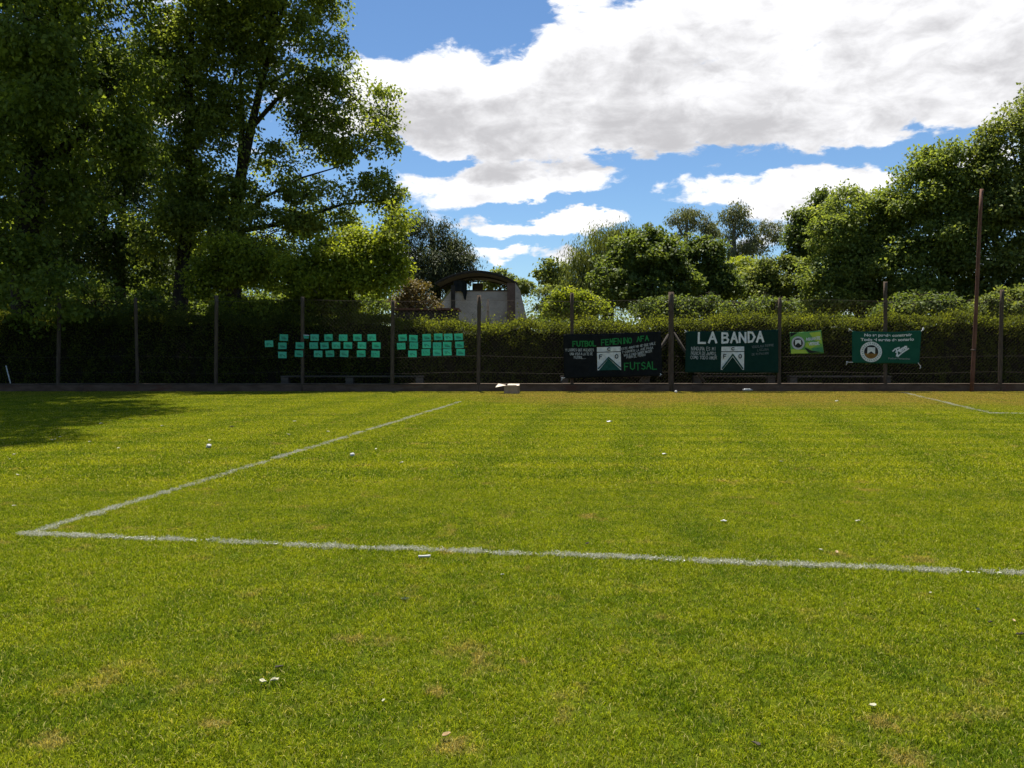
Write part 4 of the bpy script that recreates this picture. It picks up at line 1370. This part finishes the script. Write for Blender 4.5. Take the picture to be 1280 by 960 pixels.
B.poly('crest_disc', circ(rr * .66), BLACKP, .006, e)
B.poly('crest_ground', [(cx_ + rr * .64 * math.cos(th), cy_ + rr * .64 * math.sin(th)) for th in np.linspace(PI * 1.08, PI * 1.92, 12)], EARTHP, .008, e)
B.poly('crest_pennant', [(cx_ - rr * .36, cy_ - rr * .22), (cx_, cy_ + rr * .06), (cx_ + rr * .36, cy_ - rr * .22), (cx_ + rr * .36, cy_ + rr * .44), (cx_ - rr * .36, cy_ + rr * .44)], WHITEP, .010, e)
ticks = []
for k in range(26):
    th = 2 * PI * k / 26
    ticks.append([(cx_ + rr * .77 * math.cos(th), cy_ + rr * .77 * math.sin(th)), (cx_ + rr * .88 * math.cos(th), cy_ + rr * .88 * math.sin(th))])
V, Fc = B.stroke_mesh(ticks, rr * .045, .007)
link('crest_marks', mesh_from('crest_marks', V, Fc, INKM), e)['kind'] = 'stuff'
ux, uy = uv(1119.5, 444.5)
sc = K * 1.0


def script(pts):
    ca, sa = math.cos(.52), math.sin(.52)
    return [[(ux + (a * ca - b * sa) * sc, uy + (a * sa + b * ca) * sc) for a, b in ln] for ln in pts]


V, Fc = B.stroke_mesh(script([[(-1, 7.5), (3, 8.5), (8, 7.5)], [(4, 8), (3, 4), (1, -1), (0, 0), (1, 1)], [(1.5, 4.5), (5, 4.8)], [(6, 3.2), (8, 4.5), (7, 5.6), (5.8, 4), (6.5, 2), (8.5, 2.4)],
                              [(9, 2), (9.6, 5), (11, 4.8)], [(11, 2), (11.6, 5), (13, 4.8)], [(14.5, 5.2), (13, 4), (13.6, 2.2), (15.4, 2.6), (15.8, 4.4), (14.5, 5.2)], [(1, -1.5), (8, .2), (17, .8)]]), .045, .006)
link('script_lettering', mesh_from('script_lettering', V, Fc, WHITEP), B.R)
B.tie(1061, 410.5, .02, B.h - .02)
B.tie(1154, 409.5, B.w - .02, B.h - .02)
B.tie(1058, 452, .02, .03)
B.tie(1150, 457, B.w - .05, .03)


# ------------------------------------------------------------------ turquoise sheets on the fence
Z = 300 / 1280
rows_a = {'top': [(192, 179), (355, 179), (430, 179), (507, 180), (584, 179), (660, 179)],
          'middle': [(112, 212), (184, 223), (277, 221), (350, 222), (408, 222), (470, 221), (533, 221), (608, 221), (685, 222)],
          'bottom': [(183, 272), (272, 265), (374, 266), (437, 265), (513, 265), (604, 265), (679, 267)]}
rows_b = {'top': [(825, 180), (882, 183), (953, 178), (1015, 175), (1068, 176), (1123, 175)],
          'middle': [(817, 225), (884, 222), (953, 218), (1009, 222), (1062, 220), (1128, 218)],
          'bottom': [(877, 266), (948, 258), (1009, 259), (1063, 257), (1134, 258)]}
ORD = ['first', 'second', 'third', 'fourth', 'fifth', 'sixth', 'seventh', 'eighth', 'ninth']


def sheet_mesh(seed):
    r = np.random.default_rng(seed)
    w, h, nx, ny = .292, .222, 6, 4
    ph, cur = r.uniform(0, 6), r.uniform(-.02, .02)
    f = lambda x, z: .006 * math.sin(x * 18 + ph) + cur * (2 * x / w) ** 2 * .6 + .005 * math.sin(z * 25 + ph)
    V = [((i / nx - .5) * w, -f((i / nx - .5) * w, (j / ny - .5) * h), (j / ny - .5) * h) for j in range(ny + 1) for i in range(nx + 1)]
    V += [(x, y + .0012, z) for x, y, z in V]
    N = (nx + 1) * (ny + 1)
    Fc = []
    for j in range(ny):
        for i in range(nx):
            a = j * (nx + 1) + i
            Fc += [(a, a + 1, a + nx + 2, a + nx + 1), (N + a, N + a + nx + 1, N + a + nx + 2, N + a + 1)]
    me = mesh_from('paper_sheet', V, Fc, SHEETM, True)
    at = me.attributes.new('tint', 'FLOAT', 'FACE')
    at.data.foreach_set('value', np.full(len(me.polygons), r.uniform(.2, .9), np.float32))
    V, Fc = [], []
    for (x0, x1, z) in ((-.09, .08, -.016), (-.07, .10, -.046), (-.095, .03, .018)):
        b = len(V)
        for x, zz in ((x0, z - .008), (x1, z - .008 + r.uniform(-.008, .008)), (x1, z + .008), (x0, z + .008)):
            V.append((x, -f(x, zz) - .003, zz))
        Fc.append((b, b + 1, b + 2, b + 3))
    return me, mesh_from('printed_lines', V, Fc, INKM)


sheets = [sheet_mesh(100 + i) for i in range(6)]
for rows, grp in ((rows_a, 'left block'), (rows_b, 'right block')):
    for row, items in rows.items():
        for i, (zx, zy) in enumerate(items):
            px, py = 310 + zx * Z, 380 + zy * Z
            ma, mb = sheets[(i * 3 + zy) % 6]
            o = link('paper_sheet', ma)
            o.location = P(px, py, FY - .125)
            o.rotation_euler = (random.uniform(-.05, .05), random.uniform(-.05, .05), random.uniform(-.06, .06))
            pos = 'last' if i == len(items) - 1 else ORD[i]
            lab = f'turquoise paper sheet, {pos} from left in the {row} row of the {grp}'
            if pos == 'last':
                lab = f'turquoise paper sheet, rightmost in the {row} row of the {grp}'
            tag(o, lab, 'paper sheet', 'turquoise sheets fixed to the fence')
            pr = link('printed_lines', mb, o)
            pr['kind'] = 'stuff'
# the sheet that has folded over at the post
c = P(310 + 310 * Z, 380 + 174 * Z, FY - .13)
m = MB()
m.add([(-.10, 0, .06), (.10, -.01, .05), (.09, -.03, -.07), (-.07, -.02, -.06), (-.10, -.004, .055), (.11, -.05, .03), (.02, -.07, .01)],
      [(3, 2, 1, 0), (4, 6, 5)])
o = m.build('folded_sheet', SHEETM)
m = MB()
m.add([(-.10, -.012, .066), (.10, -.022, .056), (.12, -.06, .03), (-.02, -.05, .035)], [(3, 2, 1, 0)])
m.build('curled_edge', PAPERW, o)
at = o.data.attributes.new('tint', 'FLOAT', 'FACE')
o.location = c
tag(o, 'crumpled turquoise sheet folded over beside the post, pale edge curled up', 'paper sheet', 'turquoise sheets fixed to the fence')


# ------------------------------------------------------------------ cardboard box
g = G(640, 492.6)
bx = root('cardboard_box', (g[0], g[1] + .16, 0), 'open brown cardboard box lying on the grass by the low wall', 'box')
bx.rotation_euler = (0, 0, -.22)
w, d, h, t = .46, .34, .27, .008
for nm, c, s in (('front_panel', (0, -d / 2, h / 2), (w, t, h)), ('back_panel', (0, d / 2, h / 2), (w, t, h)),
                 ('side_panel', (-w / 2 + t / 2, 0, h / 2), (t, d - t * 1.2, h - .002)), ('side_panel', (w / 2 - t / 2, 0, h / 2), (t, d - t * 1.2, h - .002)), ('bottom_panel', (0, 0, .008), (w - 2.4 * t, d - 2.4 * t, t))):
    m = MB()
    m.box(c, s)
    m.build(nm, CARD, bx)


def flap(pts, nm='flap'):
    m = MB()
    V = [np.array(p, float) for p in pts]
    m.add(V + [p - (0, 0, .007) for p in V], [(0, 1, 2, 3), (7, 6, 5, 4), (0, 4, 5, 1), (1, 5, 6, 2), (2, 6, 7, 3), (3, 7, 4, 0)])
    m.build(nm, CARDIN, bx)


flap([(-w / 2, -d / 2, h + .008), (-w / 2, d / 2, h + .008), (-w / 2 - .27, d / 2 - .02, h + .06), (-w / 2 - .30, -d / 2 + .01, h - .05)])
flap([(w / 2, -d / 2 + .02, h + .008), (w / 2, d / 2 - .02, h + .008), (w / 2 - .17, d / 2 - .04, h + .05), (w / 2 - .17, -d / 2 + .04, h + .06)])
flap([(-w / 2 + .02, d / 2, h + .008), (w / 2 - .02, d / 2, h + .008), (w / 2 - .04, d / 2 + .15, h + .05), (-w / 2 + .04, d / 2 + .15, h + .05)])
0 and flap([(w / 2 - .03, -d / 2 - .004, h + .006), (-w / 2 + .03, -d / 2 - .004, h + .006), (-w / 2 + .05, -d / 2 - .05, h - .10), (w / 2 - .05, -d / 2 - .05, h - .10)])


# ------------------------------------------------------------------ litter on the grass
def scrap(px, py, size, mat, name, label, cat, kind='scrap', rot=None, group=None):
    g = G(px, py)
    size *= .78
    r = np.random.default_rng(int(px * 7 + py * 13))
    rot = r.uniform(0, 6.28) if rot is None else rot
    n = 9
    if kind == 'tube':
        m = MB()
        R_ = size * .11
        m.tube([(-size / 2, 0, R_), (-size * .2, 0, R_ * 1.05), (size * .2, .004, R_ * 1.0), (size / 2, 0, R_ * 1.1)], [R_ * 1.15, R_ * .9, R_ * .9, R_ * 1.2], 10)
        o = m.build(name, mat, None, True)
        z = .012
    elif kind == 'ball':
        V, Fc = [], []
        for i in range(6):
            for j in range(9):
                a, b = PI * i / 5, 2 * PI * j / 9
                k = size / 2 * (1 + r.uniform(-.22, .22))
                V.append((k * math.sin(a) * math.cos(b), k * math.sin(a) * math.sin(b), size * .42 + k * .85 * math.cos(a)))
        for i in range(5):
            for j in range(9):
                Fc.append((i * 9 + j, (i + 1) * 9 + j, (i + 1) * 9 + (j + 1) % 9, i * 9 + (j + 1) % 9))
        o = link(name, mesh_from(name, V, Fc, mat))
        z = .005
    elif kind == 'weed':
        V, Fc = [], []
        for i in range(16):
            a = r.uniform(0, 6.28)
            L, b = size * r.uniform(.4, .7), len(V)
            hx, hy = math.cos(a), math.sin(a)
            V += [(0, 0, 0), (hx * L * .5 - hy * L * .2, hy * L * .5 + hx * L * .2, L * .5), (hx * L, hy * L, L * .35), (hx * L * .5 + hy * L * .2, hy * L * .5 - hx * L * .2, L * .5)]
            Fc.append((b, b + 1, b + 2, b + 3))
        o = link(name, mesh_from(name, V, Fc, mat))
        z = .012
    else:
        # bent leaf or scrap with a curled outline and some thickness
        ring = []
        for k in range(n):
            a = 2 * PI * k / n
            e = (1.0 if kind == 'scrap' else (.55 + .45 * abs(math.cos(a)))) * r.uniform(.75, 1.05)
            x, y = size * .55 * e * math.cos(a), size * .42 * e * math.sin(a)
            ring.append((x, y, .25 * abs(y) + r.uniform(0, .22) * size + .10 * x))
        V = [(0, 0, .02 * size)] + ring + [(0, 0, .02 * size - .003)] + [(x, y, zz - .003) for x, y, zz in ring]
        Fc = []
        for k in range(n):
            k2 = (k + 1) % n
            Fc += [(0, 1 + k, 1 + k2), (n + 1, n + 2 + k2, n + 2 + k), (1 + k, n + 2 + k, n + 2 + k2, 1 + k2)]
        o = link(name, mesh_from(name, V, Fc, mat))
        z = .022
    o.location = (g[0], g[1], z)
    o.rotation_euler = (0, 0, rot)
    return tag(o, label, cat, group)


LGp, PGp = 'fallen leaves on the pitch', 'paper scraps on the pitch'
scrap(530.5, 699, .115, PAPERW, 'paper_roll', 'rolled white paper tube lying just below the long painted line', 'paper roll', 'tube', .16)
scrap(343, 856, .055, PALELEAF, 'pale_leaf', 'larger rounded pale leaf of the pair in the left foreground', 'leaf', 'leaf', .4, LGp)
scrap(329, 857.5, .050, PALELEAF, 'pale_leaf', 'smaller ragged pale leaf of the pair in the left foreground', 'leaf', 'leaf', 2.6, LGp)
scrap(349, 839, .055, DARKLEAF, 'withered_leaf', 'dark withered leaf just above the pair of pale leaves', 'leaf', 'leaf', .2, LGp)
scrap(506, 752, .055, WEEDM, 'weed_tuft', 'small dark weed tuft below the rolled white paper', 'weed', 'weed')
scrap(440.5, 571, .085, PAPERW, 'paper_ball', 'white crumpled paper ball inside the marked corner', 'paper ball', 'ball')
scrap(558.5, 926, .055, DRYLEAF, 'dry_leaf', 'tan curled dry leaf at the bottom centre of the lawn', 'leaf', 'leaf', .6, LGp)
scrap(1091.5, 888, .040, PALELEAF, 'paper_scrap', 'white torn scrap in the right foreground grass', 'scrap', 'scrap', .3, PGp)
scrap(905, 655, .075, PAPERW, 'paper_scrap', 'white scrap lying above the long painted line, right of centre', 'scrap', 'scrap', 0, PGp)
scrap(1046, 694, .055, DRYLEAF, 'dry_leaf', 'tan curled leaf just above the right part of the long painted line', 'leaf', 'leaf', 1.2, LGp)
scrap(831, 569.5, .09, PAPERW, 'paper_scrap', 'flat white scrap in mid lawn below the thick braced post', 'scrap', 'scrap', 0, PGp)
scrap(762, 528.7, .15, PAPERW, 'paper_scrap', 'flat white scrap in far lawn below the black banner', 'scrap', 'scrap', 0, PGp)
scrap(845, 491.4, .13, PAPERW, 'paper_scrap', 'bright white scrap on the grass edge at the foot of the wall', 'scrap', 'ball', 0, PGp)
scrap(1046, 502.5, .13, PAPERW, 'paper_scrap', 'white scrap on the worn strip left of the small painted corner', 'scrap', 'scrap', 0, PGp)
scrap(261, 560.5, .10, PAPERW, 'paper_scrap', 'upright bent white scrap outside the marked corner, below the shade', 'scrap', 'ball', .8, PGp)
scrap(66, 552, .12, PALELEAF, 'pale_leaf', 'pale leaf at left just beyond the edge of the tree shade', 'leaf', 'leaf', .2, LGp)
scrap(290, 535, .11, DARKLEAF, 'withered_leaf', 'dark curled leaf at upper left, below the first sunlit grass', 'leaf', 'leaf', .2, LGp)
scrap(195, 515, .12, DARKLEAF, 'withered_leaf', 'dark leaf lying near the right end of the tree shade', 'leaf', 'leaf', .7, LGp)
scrap(945, 936, .045, DARKLEAF, 'withered_leaf', 'dark leaf at the bottom edge right of centre', 'leaf', 'leaf', 2.5, LGp)
scrap(1275, 798, .06, DARKLEAF, 'withered_leaf', 'dark leaf at the right edge of the lawn', 'leaf', 'leaf', .1, LGp)
scrap(1238, 782.5, .045, DARKLEAF, 'withered_leaf', 'small dark leaf left of the one at the right edge', 'leaf', 'leaf', .5, LGp)
scrap(1222, 765, .045, WEEDM, 'weed_tuft', 'tiny dark weed tuft under the right end of the long painted line', 'weed', 'weed')
scrap(1163, 745, .03, PALELEAF, 'pale_leaf', 'tiny pale leaf just below the right part of the long painted line', 'leaf', 'leaf', .5, LGp)
scrap(926, 555, .07, DARKLEAF, 'withered_leaf', 'dark speck of leaf in the far lawn right of centre', 'leaf', 'leaf', .5, LGp)
scrap(734, 683, .05, DARKLEAF, 'withered_leaf', 'dark leaf touching the top of the long painted line', 'leaf', 'leaf', .5, LGp)
scrap(628, 722, .032, PALELEAF, 'pale_leaf', 'tiny yellow leaf below the painted line right of the rolled paper', 'leaf', 'leaf', .5, LGp)
scrap(479, 882, .028, PALELEAF, 'pale_leaf', 'narrow pale leaf standing in the grass left of the tan leaf', 'leaf', 'leaf', 1.3, LGp)
scrap(1267, 780, .04, DRYLEAF, 'dry_leaf', 'small orange leaf above the dark leaf at the right edge', 'leaf', 'leaf', 1.3, LGp)
far_leaf = [(203, 534, 'pale leaf below the tongue of tree shade'), (126, 531, 'pale leaf in the tree shade gap at left'), (262, 552, 'tiny pale leaf above the upright bent scrap'),
            (148, 562, 'pale leaf in a row left of the bent scrap'), (112, 554, 'pale leaf right of the one at the shade edge'), (75, 548, 'pale leaf touching the shade edge at left'),
            (18, 570, 'pale leaf at far left below the shade'), (12, 576, 'lower pale leaf of two at far left'), (22, 596, 'pale leaf near the left edge, lower down'),
            (18, 635, 'pale leaf near the left edge above the painted corner'), (237, 580, 'pale leaf left of the slanting painted line'), (361, 545, 'pale leaf above the slanting painted line'),
            (410, 541, 'pale leaf right above the slanting painted line'), (368, 528, 'small pale leaf high in the far lawn'), (163, 525, 'pale leaf inside the tree shade'),
            (470, 563, 'small pale leaf right of the crumpled ball'), (502, 580, 'small pale leaf below right of the crumpled ball'), (977, 579, 'small pale leaf in mid lawn at right'), (1072, 654, 'small pale leaf above the line at right'), (1026, 691, 'tiny pale leaf left of the tan curled leaf')]
for (px, py, lab) in far_leaf:
    Yd = G(px, py)[1]
    scrap(px, py, min(.11, .026 + .0042 * Yd), PALELEAF, 'pale_leaf', lab, 'leaf', 'leaf', None, LGp)
# flattened bottle by the wall
g = G(935, 489.9)
m = MB()
m.tube([(-.17, 0, .05), (-.10, 0, .055), (.08, 0, .055), (.13, 0, .05), (.15, 0, .05), (.20, 0, .05)], [.04, .05, .05, .03, .018, .018], 10)
o = m.build('plastic_bottle', surf_mat('clear_dull_plastic', (.20, .21, .21), (.32, .33, .33), 12, .3, .1, .5), None, True)
o.location = (g[0], g[1] + .05, .01)
o.rotation_euler = (0, 0, .2)
tag(o, 'dull empty bottle lying at the foot of the wall under the dark green banner', 'bottle')
